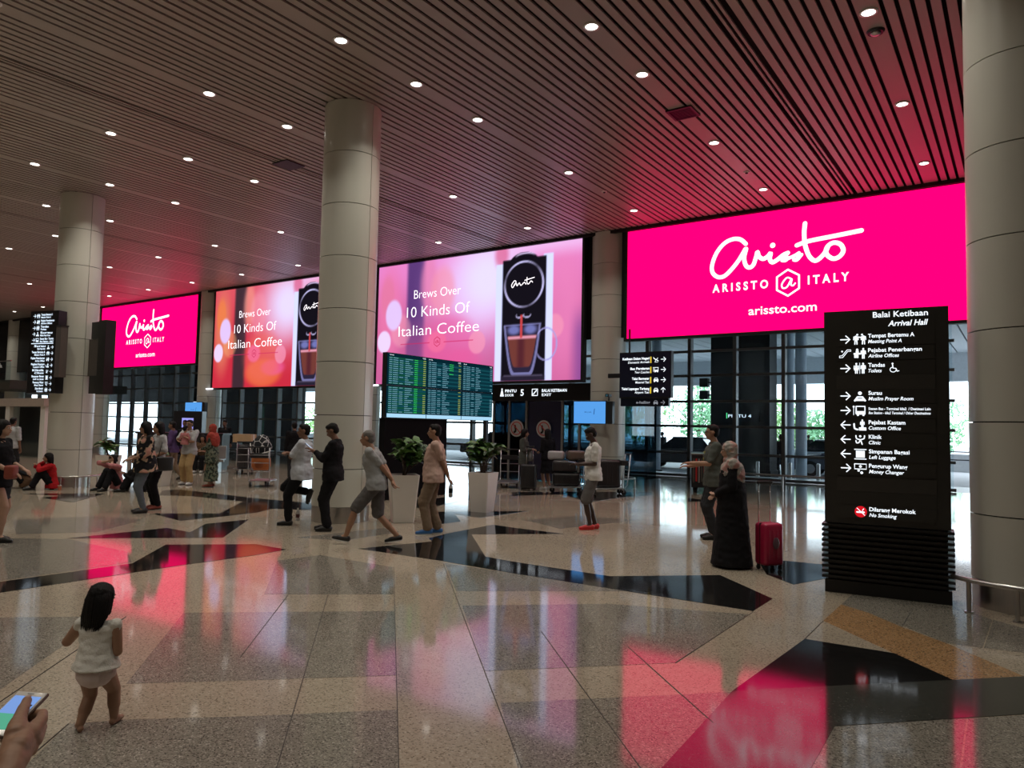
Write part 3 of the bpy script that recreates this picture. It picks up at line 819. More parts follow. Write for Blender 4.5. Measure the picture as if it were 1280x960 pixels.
M_leaf = [pm('tree_leaf_%s' % n, c, 0.6, var=0.5, scale=3) for n, c in (('light', (0.34, 0.55, 0.20)), ('mid', (0.24, 0.42, 0.16)), ('blue', (0.22, 0.45, 0.24)))]
M_bark = pm('tree_bark', (0.08, 0.06, 0.04), 0.8)
def tree(x, y, h, r, seed, label):
    rnd = random.Random(seed)
    t = empty('roadside_tree', label, 'tree', (x, y, -0.12), group='trees beyond the road')
    mb = MB(); mb.tube([(0, 0, 0), (0.1, 0, h * 0.3), (0, 0.1, h * 0.6)], [0.16, 0.12, 0.05], 7)
    for k in range(5): mb.tube([(0.05, 0, h * 0.3), (rnd.uniform(-r, r) * 0.6, rnd.uniform(-r, r) * 0.5, h * 0.65)], [0.07, 0.03], 5)
    mb.build('trunk', M_bark, t)
    mb = MB(); lobes = [(rnd.uniform(-r, r) * 0.7, rnd.uniform(-r, r) * 0.5, h * rnd.uniform(0.3, 0.82), rnd.uniform(0.35, 0.6) * r) for _ in range(11)]
    for k in range(1500):
        a = rnd.choice(lobes); d = Vector((rnd.gauss(0, 1), rnd.gauss(0, 1), rnd.gauss(0, 1))).normalized() * a[3] * rnd.uniform(0.75, 1.05)
        c = Vector(a[:3]) + d; u_ = Vector((rnd.gauss(0, 1), rnd.gauss(0, 1), rnd.gauss(0, 1))).normalized(); w_ = u_.orthogonal().normalized()
        s = rnd.uniform(0.10, 0.2)
        mb.add([c - u_ * s, c + w_ * s * 0.5, c + u_ * s, c - w_ * s * 0.5], [(0, 1, 2, 3)])
    mb.build('foliage', M_leaf[seed % 3], t, kind='stuff')
tr = [(-24.5, 52, 6.2, 2.6, 1, 'bright green tree beyond the road, left behind the direction sign'), (-21.0, 56, 5.6, 2.6, 2, 'green tree beyond the road in the second glazing bay'), (-17.5, 58, 4.6, 2.4, 3, 'lower green tree behind the wide dark pillar'),
      (-14.0, 55, 3.7, 2.2, 4, 'low green tree right of the wide dark pillar'), (-11.2, 54, 3.5, 2.0, 5, 'low green tree beyond the road near the arrival sign'), (-8.8, 53, 3.9, 1.9, 6, 'taller dark tree beyond the road beside the arrival sign'), (-28, 54, 5.0, 2.5, 7, 'green tree beyond the road behind the hall doors'),
      (-34, 54, 4.0, 2.5, 8, 'tree beyond the road behind the red coffee wall bay'), (-62, 54, 3.6, 2.5, 9, 'tree beyond the road in the far left glazing'), (-70, 56, 3.6, 2.5, 10, 'tree beyond the road at the far left edge glazing'), (-5.0, 54, 3.6, 2.2, 11, 'tree beyond the road hidden behind the arrival sign')]
for a in tr: tree(*a)
# ------------------------------------------------------------------ arrival sign
M_tot = pm('charcoal_sign_face', (0.034, 0.033, 0.029), 0.35, var=0.15, scale=3)
M_tot2 = pm('lighter_blank_strip', (0.045, 0.043, 0.038), 0.35)
M_rib = pm('black_ribbed_base', (0.008, 0.008, 0.008), 0.4)
tt = empty('sign_pylon', 'tall dark arrival hall sign board with lit white lettering beside right pillar', 'sign', (-1.75, 8.38, 0.003), math.atan2(0.12, 1.14))
MB().box(0.0, 1.15, 0.0, 0.26, 0.72, 2.945).build('body', M_tot, tt)
MB().box(0.0, 1.15, -0.01, 0.28, 0.0, 0.13).build('plinth', M_rib, tt)
MB().box(0.03, 1.12, 0.03, 0.25, 0.13, 0.73).build('base_core', M_rib, tt)
for k in range(11):
    z = 0.15 + k * 0.053
    MB().plate([(0, 0)] , 0, 0) if False else None
    MB().box(-0.028, 1.178, -0.03, 0.29, z, z + 0.028).build('base_rib', M_rib, tt)
MB().box(0.12, 1.03, -0.006, 0.0, 2.69, 2.935).build('heading_strip', M_tot, tt)
rows = [2.64, 2.49, 2.335, 2.19, 2.045, 1.893, 1.742, 1.592, 1.442, 1.294, 1.13, 0.985, 0.85]
for i, z in enumerate(rows):
    MB().box(0.12, 1.03, -0.008, 0.0, z - 0.0715, z + 0.0715).build('sign_strip', M_tot2 if i in (3, 10) else M_tot, tt)
YF = -0.0095
def arrow(mb, cx, cz, s, ang, w=0.24, y=YF):
    """arrow with its tip at +ang"""
    c, n = math.cos(ang), math.sin(ang)
    T = lambda a, b: (cx + (a * c - b * n) * s, cz + (a * n + b * c) * s)
    ribbon(mb, [T(-0.9, 0), T(0.7, 0)], w * s, y, sub=1)
    ribbon(mb, [T(0.15, 0.8), T(0.95, 0), T(0.15, -0.8)], w * s, y, sub=1)
def man(mb, x, z, h, y=YF, skirt=False, lean=0.0):
    disc(mb, x + lean * h, z + h * 0.43, h * 0.09, y, 10)
    ribbon(mb, [(x, z + h * 0.22), (x + lean * h * 0.2, z - h * 0.05)], h * (0.26 if not skirt else 0.2), y, sub=1)
    ribbon(mb, [(x - h * 0.18, z + h * 0.24), (x - h * 0.2, z - h * 0.05)], h * 0.08, y, sub=1); ribbon(mb, [(x + h * 0.18, z + h * 0.24), (x + h * 0.2, z - h * 0.05)], h * 0.08, y, sub=1)
    if skirt: mb.add([(x - h * 0.1, y, z + 0.1 * h), (x + h * 0.1, y, z + 0.1 * h), (x + h * 0.22, y, z - 0.2 * h), (x - h * 0.22, y, z - 0.2 * h)], [(0, 1, 2, 3)])
    for q in (-0.07, 0.07): ribbon(mb, [(x + q * h, z), (x + q * h * (1 + abs(lean) * 3), z - h * 0.47)], h * 0.1, y, sub=1)
def pict(kind, cx, cz, par, s=0.12, mat=None, y=YF):
    mb = MB(); R = lambda x0, x1, z0, z1: mb.add([(cx + x0 * s, y, cz + z0 * s), (cx + x1 * s, y, cz + z0 * s), (cx + x1 * s, y, cz + z1 * s), (cx + x0 * s, y, cz + z1 * s)], [(0, 1, 2, 3)])
    O = lambda pts, w, closed=False, sub=3: ribbon(mb, [(cx + a * s, cz + b * s) for a, b in pts], w * s, y, closed, sub)
    if kind == 'meet':
        man(mb, cx - 0.3 * s, cz, s * 0.95, y, lean=0.12); man(mb, cx + 0.32 * s, cz, s * 0.95, y, lean=-0.12); O([(-0.2, 0.2), (0.2, 0.15)], 0.1, sub=1)
    elif kind == 'office':
        man(mb, cx + 0.3 * s, cz, s * 0.95, y); R(-0.5, 0.1, -0.1, 0.05); R(-0.45, -0.1, -0.4, -0.1); disc(mb, cx - 0.2 * s, cz + 0.35 * s, 0.1 * s, y, 10); R(-0.32, -0.08, 0.05, 0.25)
    elif kind == 'toilet':
        man(mb, cx - 0.28 * s, cz, s * 0.95, y, True); man(mb, cx + 0.28 * s, cz, s * 0.95, y); R(-0.02, 0.02, -0.5, 0.5)
    elif kind == 'wheel':
        disc(mb, cx - 0.1 * s, cz + 0.42 * s, 0.09 * s, y, 10); O([(-0.1, 0.3), (-0.05, -0.05), (0.2, -0.08), (0.32, -0.38), (0.45, -0.33)], 0.1, sub=1)
        O([(-0.05 + 0.28 * math.cos(a), -0.2 + 0.25 * math.sin(a)) for a in [R_(q) for q in range(100, 380, 25)]], 0.07)
    elif kind == 'pray':
        disc(mb, cx, cz + 0.25 * s, 0.16 * s, y, 14); O([(-0.42, -0.42), (-0.2, -0.1), (0.2, -0.1), (0.42, -0.42)], 0.16, sub=1); R(-0.4, 0.4, -0.45, -0.25)
    elif kind == 'bus':
        R(-0.38, 0.42, -0.2, 0.45) if False else None
        O([(-0.32, -0.25), (-0.32, 0.38), (0.4, 0.38), (0.4, -0.25)], 0.12, True, 1); R(-0.34, 0.42, -0.36, -0.05); R(-0.25, -0.1, -0.48, -0.3); R(0.2, 0.35, -0.48, -0.3); R(-0.55, -0.5, -0.4, 0.35); disc(mb, cx - 0.52 * s, cz + 0.35 * s, 0.09 * s, y, 8)
    elif kind == 'customs':
        man(mb, cx + 0.18 * s, cz + 0.1 * s, s * 0.8, y); R(-0.1, 0.5, -0.48, -0.2); O([(-0.5, 0.1), (-0.45, -0.3), (-0.2, -0.4)], 0.14)
    elif kind == 'clinic':
        O([(-0.35, 0.35), (-0.3, 0.1), (0.0, 0.0), (0.3, 0.1), (0.35, 0.35)], 0.1); O([(0.0, 0.0), (-0.1, -0.25), (-0.3, -0.3), (-0.35, -0.1)], 0.1); O([(0.05, -0.1), (0.15, -0.42)], 0.1); disc(mb, cx, cz + 0.3 * s, 0.1 * s, y, 8)
    elif kind == 'bag':
        R(-0.5, 0.5, 0.38, 0.46); R(-0.5, 0.5, -0.48, -0.40); R(-0.36, 0.36, -0.32, 0.3)
    elif kind == 'money':
        O([(-0.48, 0.4), (0.48, 0.4), (0.48, -0.05), (-0.48, -0.05)], 0.08, True, 1); disc(mb, cx, cz + 0.18 * s, 0.12 * s, y, 10); disc(mb, cx - 0.15 * s, cz - 0.2 * s, 0.1 * s, y, 10); disc(mb, cx + 0.1 * s, cz - 0.38 * s, 0.12 * s, y, 10)
    elif kind == 'escal':
        O([(-0.55, -0.4), (-0.25, -0.4), (0.25, 0.25), (0.55, 0.25), (0.55, 0.4), (0.2, 0.42), (-0.3, -0.2), (-0.55, -0.22)], 0.07, True, 1); disc(mb, cx - 0.3 * s, cz + 0.25 * s, 0.09 * s, y, 8)
    elif kind == 'plane':
        O([(-0.45, 0.2), (0.4, -0.25)], 0.13, sub=1); O([(0.3, 0.25), (0.0, -0.02), (-0.2, -0.35)], 0.1, sub=1); O([(-0.5, 0.4), (-0.38, 0.15)], 0.1, sub=1); R(-0.3, 0.4, -0.5, -0.44)
    elif kind == 'car':
        R(-0.45, 0.45, -0.25, 0.08); O([(-0.35, 0.05), (-0.22, 0.32), (0.22, 0.32), (0.35, 0.05)], 0.1, sub=1); R(-0.4, -0.22, -0.4, -0.2); R(0.22, 0.4, -0.4, -0.2)
    return mb.build('pictogram', mat or E_white, par)
text('Balai Ketibaan', 0.972, 2.86, tt, E_white, y=YF, width=0.50, cap=0.058, align='R', bold=0.012)
text('Arrival Hall', 0.972, 2.765, tt, E_white, y=YF, width=0.36, cap=0.056, align='R', shear=0.25, bold=0.018)
R_rows = [(2.64, 0, 'meet', 'Tempat Bertemu A', 0.425, 'Meeting Point A', 0.31), (2.49, 'e', 'office', 'Pejabat Penerbangan', 0.49, 'Airline Offices', 0.285), (2.335, 0, 'toilet', 'Tandas', 0.155, 'Toilets', 0.125),
          (2.045, 0, 'pray', 'Surau', 0.125, 'Muslim Prayer Room', 0.41), (1.893, 0, 'bus', 'Stesen Bas - Terminal klia2  / Destinasi Lain', 0.56, 'Bus Station - klia2 Terminal / Other Destinations', 0.56),
          (1.742, PI, 'customs', 'Pejabat Kastam', 0.335, 'Custom Office', 0.295), (1.592, PI, 'clinic', 'Klinik', 0.12, 'Clinic', 0.11), (1.442, PI, 'bag', 'Simpanan Bagasi', 0.37, 'Left Luggage', 0.245), (1.294, 0, 'money', 'Pengurup Wang', 0.35, 'Money Changer', 0.32),
          (0.85, None, None, 'Dilarang Merokok', 0.42, 'No Smoking', 0.25)]
for z, ar, pc, t1, w1, t2, w2 in R_rows:
    if ar == 'e': pict('escal', 0.207, z, tt, 0.10)
    elif ar is not None:
        mb = MB(); arrow(mb, 0.207, z, 0.048, ar); mb.build('arrow', E_white, tt)
    if pc: pict(pc, 0.345, z, tt, 0.115)
    small = pc == 'bus'
    text(t1, 0.425, z + (0.012 if not small else 0.008), tt, E_white, y=YF, width=w1, cap=0.040 if not small else 0.026, bold=0.018)
    text(t2, 0.425, z - (0.045 if not small else 0.035), tt, E_white, y=YF, width=w2, cap=0.036 if not small else 0.026, shear=0.22, bold=0.014)
pict('wheel', 0.66, 2.335, tt, 0.10)
mb = MB(); disc(mb, 0.345, 0.85, 0.058, YF, 24); mb.build('no_smoking_disc', emis('backlit_red', (0.75, 0.01, 0.02), 0.9), tt)
mb = MB(); ribbon(mb, [(0.31, 0.845), (0.375, 0.845)], 0.016, YF - 0.001, sub=1); ribbon(mb, [(0.36, 0.862), (0.372, 0.88)], 0.008, YF - 0.001, sub=1); ribbon(mb, [(0.31, 0.885), (0.382, 0.815)], 0.007, YF - 0.001, sub=1); mb.build('cigarette_mark', E_white, tt)

# ------------------------------------------------------------------ flight board
fb = empty('flight_board', 'six panel flight information board with green lit rows on a dark stand', 'display', (-11.45, 11.76, 0.003), PI / 2)
FW_, FH = 3.92, 1.44
pw, ph = FW_ / 3, FH / 2
M_bez = M_black
MB().box(0, FW_, 0.03, 0.16, 1.80, 1.80 + FH).build('housing', M_bez, fb)
MB().box(0.02, 2.15, 0.06, 0.22, 0.0, 1.80).build('stand_panel', pm('stand_dark_panel', (0.006, 0.006, 0.007), 0.85, spec=0.08), fb)
MB().box(FW_ - 0.18, FW_ - 0.08, 0.06, 0.16, 0.0, 1.80).build('stand_leg', M_dframe, fb)
E_bgd = emis('board_teal', (0.002, 0.018, 0.03), 1.0); E_row1 = emis('board_row_teal', (0.006, 0.065, 0.085), 1.0); E_row2 = emis('board_row_green', (0.006, 0.075, 0.045), 1.0)
E_cy = emis('board_cyan_text', (0.22, 0.48, 0.60), 1.0); E_gr = emis('board_green_text', (0.05, 0.9, 0.12), 1.0); E_ye = emis('board_yellow_text', (0.55, 0.62, 0.10), 1.0); E_bar = emis('board_footer_bar', (0.42, 0.72, 0.95), 1.0)
rnd = random.Random(5)
CITY = ['KUALA TERENGGANU', 'KOTA BHARU', 'SINGAPORE', 'BANGKOK', 'LANGKAWI', 'PENANG', 'KUCHING', 'JAKARTA', 'MEDAN', 'HANOI', 'DUBAI', 'LONDON', 'DELHI', 'DHAKA', 'MANILA', 'TOKYO', 'SEOUL']
for i in range(3):
    for j in range(2):
        x0 = i * pw + 0.012; x1 = (i + 1) * pw - 0.012; z1 = 1.80 + FH - (1 - j) * 0 - (0 if j else ph) - 0.012 if False else 1.80 + (j + 1) * ph - 0.012
        z0 = 1.80 + j * ph + 0.012
        sc = MB().box(x0, x1, 0.0, 0.03, z0, z1).build('screen_panel', E_bgd, fb)
        n = 13; top = z1 - (0.075 if j else 0.015); bot = z0 + (0.10 if j == 0 else 0.015); rh = (top - bot) / n
        m1, m2, c, g, yl = MB(), MB(), MB(), MB(), MB()
        for k in range(n):
            zc = top - (k + 0.5) * rh
            (m1 if k % 2 else m2).add([(x0 + 0.02, -0.001, zc - rh * 0.46), (x1 - 0.02, -0.001, zc - rh * 0.46), (x1 - 0.02, -0.001, zc + rh * 0.46), (x0 + 0.02, -0.001, zc + rh * 0.46)], [(0, 1, 2, 3)])
            def dash(mm, a, b):
                # row of tiny separate characters, unreadable at this size as in the photograph
                q = x0 + a
                while q < x0 + b:
                    mm.add([(q, -0.002, zc - rh * 0.17), (q + 0.015, -0.002, zc - rh * 0.17), (q + 0.015, -0.002, zc + rh * 0.17), (q, -0.002, zc + rh * 0.17)], [(0, 1, 2, 3)]); q += 0.023
            dash(c, 0.04, 0.11); dash(c, 0.16, 0.30)
            if rnd.random() < 0.75: dash(c, 0.37, 0.48)
            dash(c, 0.55, 0.62 + rnd.random() * 0.2)
            if i == 0: dash(g, 0.86, 0.97)
            elif i == 1 and j and rnd.random() < 0.5: dash(g, 0.80, 0.95)
            if rnd.random() < 0.8: dash(yl, 1.16, 1.23)
        m1.build('row_stripes', E_row1, fb, kind='stuff'); m2.build('row_stripes', E_row2 if i == 0 else emis('board_row_deep', (0.003, 0.03, 0.045), 1.0), fb, kind='stuff')
        c.build('board_characters', E_cy, fb, kind='stuff')
        if g.v: g.build('board_characters', E_gr, fb, kind='stuff')
        if yl.v: yl.build('board_characters', E_ye if i < 2 else E_cy, fb, kind='stuff')
        if j == 0: MB().box(x0, x1, -0.003, 0.0, z0, z0 + 0.085).build('footer_bar', E_bar, fb)
        else:
            text('Arrivals', x0 + 0.04, z1 - 0.05, fb, E_white, y=-0.002, cap=0.03); text('12:05', x1 - 0.05, z1 - 0.05, fb, E_white, y=-0.002, cap=0.035, align='R')

# ------------------------------------------------------------------ blue direction sign on the pillar
M_navy = pm('navy_sign_face', (0.006, 0.006, 0.03), 0.35)
E_y = emis('backlit_yellow', (0.9, 0.65, 0.05), 1.0)
def dsign(name, label, loc, w, h, rws, par_rot=0.0):
    t = empty(name, label, 'sign', loc, par_rot)
    MB().box(0, w, 0.0, 0.16, 0, h).build('panel', M_navy, t)
    MB().box(-0.02, w + 0.02, 0.02, 0.18, -0.03, h + 0.03).build('frame', M_black, t)
    MB().box(-0.40, 0.0, 0.08, 0.16, h * 0.45, h * 0.55).build('bracket', M_black, t)
    n = len(rws); rh = h / (n + 0.35)
    for i, (a, b, w1, w2, pk, ang, bright) in enumerate(rws):
        z = h - (i + 0.7) * rh
        m_ = E_white if bright else emis('dim_white', (0.5, 0.53, 0.6), 0.5)
        text(a, w * 0.60, z + 0.01, t, m_, width=w1, cap=rh * 0.24, align='R', bold=0.03)
        text(b, w * 0.60, z - rh * 0.32, t, m_, width=w2, cap=rh * 0.22, align='R', bold=0.01, shear=0.2)
        MB().box(w * 0.615, w * 0.635, -0.004, 0, z - rh * 0.33, z + rh * 0.3).build('yellow_bar', E_y, t)
        pict(pk, w * 0.73, z, t, rh * 0.55, m_, y=-0.004)
        mb = MB(); arrow(mb, w * 0.87, z, rh * 0.26, ang, y=-0.004); mb.build('arrow', m_, t)
    return t
dsign('direction_sign', 'navy hanging direction sign with white arrows beside the pillar under pink LED wall', (-8.93, 18.0, 2.52), 1.43, 1.16,
      [('Ketibaan Dalam Negeri', 'Domestic Arrivals', 0.78, 0.62, 'plane', 0, 1), ('Bas Persiaran', 'Tour Coaches', 0.55, 0.42, 'bus', 0, 1), ('Teksi Bermeter', 'Metered Taxi', 0.5, 0.4, 'car', 0, 1), ('Teksi Lapangan Terbang', 'Airport Taxi', 0.80, 0.42, 'car', PI / 2, 1)])
dsign('direction_sign', 'dimmer second direction sign just below and behind the navy one', (-9.05, 18.45, 2.22), 1.25, 0.36, [('e-hailing', '', 0.35, 0.3, 'car', 0, 0)]) if False else None
t = empty('direction_sign', 'dim small sign tucked behind the lower edge of the navy direction sign', 'sign', (-9.02, 18.25, 2.28))
MB().box(0, 1.38, 0, 0.12, 0, 0.22).build('panel', M_navy, t)
dm = emis('dim_white', (0.5, 0.53, 0.6), 0.5)
text('e-hailing', 0.86, 0.07, t, dm, width=0.4, cap=0.07, align='R', bold=0.02); pict('car', 1.02, 0.10, t, 0.14, dm, y=-0.004)
mb = MB(); arrow(mb, 1.22, 0.10, 0.06, 0, y=-0.004); mb.build('arrow', dm, t)
MB().box(0.2, 0.24, 0.04, 0.08, 0.22, 2.1).build('hanger', M_black, t)

# left pillar signs
ls = empty('pillar_sign', 'tall lit directory sign fixed on the left side of the left pillar', 'sign', (-19.80, 8.05, 2.24), R_(16))
ls.scale = (0.86, 1, 1)
MB().box(0, 1.05, 0.0, 0.22, 0, 1.98).build('panel', M_black, ls)
E_bw = emis('backlit_bluish', (0.72, 0.86, 1.0), 1.5)
for k in range(13):
    z = 1.86 - k * 0.146
    if k == 5: MB().box(0.08, 0.9, -0.005, 0, z + 0.055, z + 0.07).build('divider_line', E_bw, ls)
    if k < 5:
        mb = MB(); arrow(mb, 0.16, z, 0.05, 0, y=-0.004); mb.build('arrow', E_bw, ls); pict(['meet', 'office', 'toilet', 'pray', 'bus'][k], 0.30, z, ls, 0.11, E_bw, y=-0.004)
        text(R_rows[k][3][:19], 0.4, z + 0.008, ls, E_bw, width=(0.42, 0.5, 0.3, 0.45, 0.5)[k], cap=0.05, bold=0.02); text(R_rows[k][5][:19], 0.4, z - 0.055, ls, E_bw, width=(0.36, 0.42, 0.22, 0.38, 0.5)[k], cap=0.042, bold=0.02, shear=0.2)
    else:
        q = R_rows[[3, 0, 1, 5, 6, 7, 8, 9][k - 5]]
        text(q[3], 0.62, z + 0.008 - 0.03, ls, E_bw, width=[0.42, 0.5, 0.52, 0.5, 0.44, 0.46, 0.4, 0.3][k - 5], cap=0.05, align='R', bold=0.02); text(q[5], 0.62, z - 0.085, ls, E_bw, width=[0.3, 0.4, 0.36, 0.42, 0.36, 0.4, 0.34, 0.24][k - 5], cap=0.042, align='R', bold=0.02, shear=0.2)
        pict(['pray', 'meet', 'office', 'customs', 'clinic', 'bag', 'money', 'toilet'][k - 5], 0.73, z - 0.03, ls, 0.10, E_bw, y=-0.004)
        mb = MB(); arrow(mb, 0.87, z - 0.03, 0.045, 0, y=-0.004); mb.build('arrow', E_bw, ls)
M_brown = pm('brown_box_side', (0.10, 0.085, 0.075), 0.5)
t = empty('sign_box', 'brown grey mounting box between the lit directory and the left pillar', 'box', (-18.86, 8.26, 2.62)); MB().box(-0.07, 0.17, 0, 0.16, 0, 1.2).build('housing', M_brown, t); MB().box(-0.08, 0.18, -0.01, 0.17, 1.2, 1.23).build('lid', M_black, t)
t = empty('sign_box', 'tall black sign box on the right side of the left pillar, seen from behind', 'box', (-18.62, 8.95, 2.24))
MB().box(0.28, 0.62, 0.0, 0.24, 0, 1.78).build('housing', M_black, t); MB().box(-0.30, 0.28, 0.05, 0.2, 0.45, 1.35).build('mounting_box', M_brown, t); MB().box(-0.1, 0.28, 0.02, 0.22, 1.35, 1.76).build('upper_cover', M_black, t); MB().box(-0.1, 0.28, 0.02, 0.22, 0.02, 0.45).build('lower_cover', M_black, t)

# blue televisions on wall pillars
E_tv = emis('tv_blue', (0.10, 0.36, 0.85), 1.0); E_tvd = emis('tv_dark_mark', (0.02, 0.08, 0.25), 1.0)
def tv(x, z, w, h, label):
    t = empty('television', label, 'screen', (x, 18.0, z))
    MB().box(-0.02, w + 0.02, 0.0, 0.06, -0.02, h + 0.02).build('bezel', M_black, t)
    MB().box(0, w, -0.004, 0.0, 0, h).build('screen', E_tv, t)
    text('KLIA', w * 0.35, h * 0.48, t, E_tvd, y=-0.006, width=w * 0.22, cap=h * 0.07); mb = MB(); ribbon(mb, [(w * 0.64, h * 0.42), (w * 0.66, h * 0.66)], 0.02, -0.006, sub=1); mb.build('mark', E_tvd, t)
    MB().cyl((w * 0.45, 0.05, h * 0.5), (w * 0.45, 0.26, h * 0.5), 0.03, n=8).build('bracket', M_dframe, t)
    MB().box(w + 0.02, w + 0.22, -0.02, 0.12, 0, h).build('side_speaker', M_dframe, t)
tv(-10.33, 1.80, 0.98, 0.60, 'bright blue television screen mounted on the pillar behind the man in white')
tv(-29.25, 1.80, 1.2, 0.62, 'bright blue television screen above the man carrying a baby')
t = empty('security_camera', 'small dark camera on top of the blue television by the right pink wall', 'camera', (-9.25, 18.0, 2.52))
MB().box(-0.05, 0.05, -0.12, 0.06, 0, 0.08).build('housing', M_black, t); MB().cyl((0, 0, -0.1), (0, 0, 0), 0.02, n=8).build('stem', M_black, t); MB().cyl((0, -0.13, 0.04), (0, -0.11, 0.04), 0.03, n=10).build('lens', M_chrome, t)
# small display kiosk left of the couple
t = empty('info_kiosk', 'dark standing kiosk with a small violet lit screen left of the couple with baby', 'kiosk', (-25.0, 15.5, 0), R_(40))
MB().box(-0.5, 0.5, 0, 0.5, 0, 2.0).build('cabinet', M_dframe, t); MB().box(-0.2, 0.2, -0.01, 0.0, 1.35, 1.75).build('screen', emis('kiosk_violet', (0.35, 0.35, 0.9), 1.0), t)

# ------------------------------------------------------------------ left side background
kb = empty('service_counter', 'long dark counter behind the left pillar with people standing behind it', 'counter', (-24.9, 13.6, 0), R_(35))
MB().box(0, 2.9, 0, 0.7, 0.12, 1.18).build('counter_body', pm('counter_dark', (0.03, 0.03, 0.032), 0.5), kb); MB().box(-0.04, 2.94, -0.04, 0.74, 1.18, 1.24).build('counter_top', M_dframe, kb); MB().box(0.05, 2.85, 0.05, 0.65, 0, 0.12).build('toe_kick', M_black, kb)
for k in range(4): MB().box(0.02 + k * 0.72, 0.70 + k * 0.72, -0.012, 0, 0.16, 1.14).build('front_panel', pm('counter_dark', (0.03, 0.03, 0.032), 0.5), kb)
M_fas = pm('beige_fascia', (0.42, 0.35, 0.30), 0.5)
bk = empty('service_kiosk', 'beige roofed kiosk with glass sides at the far left edge', 'kiosk', (-40.0, 14.0, 0))
MB().box(0, 7.2, 0, 0.9, 2.12, 2.46).build('roof_fascia', M_fas, bk)
for x in (0.2, 3.4, 6.7): MB().box(x, x + 0.4, 0.1, 0.5, 0, 2.12).build('post', M_white, bk)
MB().box(0.6, 3.4, 0.25, 0.28, 0, 2.12).build('glass_side', M_glass, bk); MB().box(3.8, 6.7, 0.25, 0.28, 0, 2.12).build('glass_side', M_glass, bk)
MB().box(0.6, 6.7, 0.8, 0.88, 0, 2.12).build('back_panel', M_dframe, bk)
mz = empty('balcony', 'upper floor balcony with green tinted glass railing at far left', 'balcony', (-52.0, 16.5, 0))
MB().box(0, 9.5, 0, 6.0, 3.1, 3.55).build('balcony_slab', pm('balcony_slab_dark', (0.06, 0.055, 0.045), 0.6), mz)
for k in range(6): MB().box(0.1 + k * 1.58, 1.6 + k * 1.58, -0.02, 0.0, 3.45, 4.5).build('glass_panel', M_glass, mz)
MB().cyl((0, -0.01, 4.53), (9.5, -0.01, 4.53), 0.03, n=8).build('handrail', M_chrome, mz)
es = empty('escalator', 'sloping escalator side with a bright handrail line at far left', 'escalator', (-50.5, 15.5, 0))
MB().tube([(1.2, 0, 6.2), (4.2, 0, 4.4)], 0.06, 8).build('handrail', emis('escalator_strip_light', (1, 0.85, 0.7), 0.9), es)
MB().add([(0.6, 0.1, 6.0), (4.0, 0.1, 3.9), (4.0, 0.1, 3.5), (0.6, 0.1, 5.5), (0.6, 0.5, 6.0), (4.0, 0.5, 3.9), (4.0, 0.5, 3.5), (0.6, 0.5, 5.5)], [(0, 1, 2, 3), (4, 7, 6, 5), (0, 4, 5, 1), (3, 2, 6, 7), (1, 5, 6, 2), (0, 3, 7, 4)]).build('truss', M_dframe, es)
# green lit shop window strips far left
for x, y, z0, z1, w, l in ((-37.0, 23.5, 0.02, 2.6, 0.35, 'narrow greenish lit shop panel right of the beige kiosk'),):
    t = empty('shop_light', l, 'light', (x, y, z0)); MB().box(0, w, 0, 0.1, 0, z1 - z0).build('diffuser', emis('green_glow', (0.25, 0.8, 0.6), 0.8), t); MB().box(-0.03, w + 0.03, 0.1, 0.14, -0.03, z1 - z0 + 0.03).build('housing', M_black, t)

# ------------------------------------------------------------------ planters
M_pl = pm('white_planter', (0.66, 0.63, 0.58), 0.35, var=0.04)
M_soil = pm('soil', (0.03, 0.02, 0.015), 0.9)
M_lf = [pm('plant_leaf_dark', (0.025, 0.06, 0.018), 0.35, var=0.4), pm('plant_leaf_bright', (0.07, 0.16, 0.035), 0.35, var=0.4)]
def leaf_mesh(L, w):
    m = MB(); n = 5; vs = []
    for i in range(n + 1):
        t = i / n; hw = w * math.sin(PI * min(1, t * 0.92 + 0.08)) ** 0.8 if i < n else 0.002
        y = L * t; z = 0.22 * L * math.sin(t * 2.4) - 0.25 * L * t * t
        vs += [(-hw, y, z + 0.25 * hw), (0, y, z), (hw, y, z + 0.25 * hw)]
    fs = []
    for i in range(n): fs += [(3 * i, 3 * i + 1, 3 * i + 4, 3 * i + 3), (3 * i + 1, 3 * i + 2, 3 * i + 5, 3 * i + 4)]
    m.add(vs, fs, True); return m.mesh('leaf')
lm = [leaf_mesh(0.22, 0.055), leaf_mesh(0.28, 0.06)]
for i, q in enumerate(lm): q.materials.append(M_lf[i])
lmb = [leaf_mesh(0.24, 0.055), leaf_mesh(0.20, 0.05)]
for i, q in enumerate(lmb): q.materials.append(M_lf[1 - i])
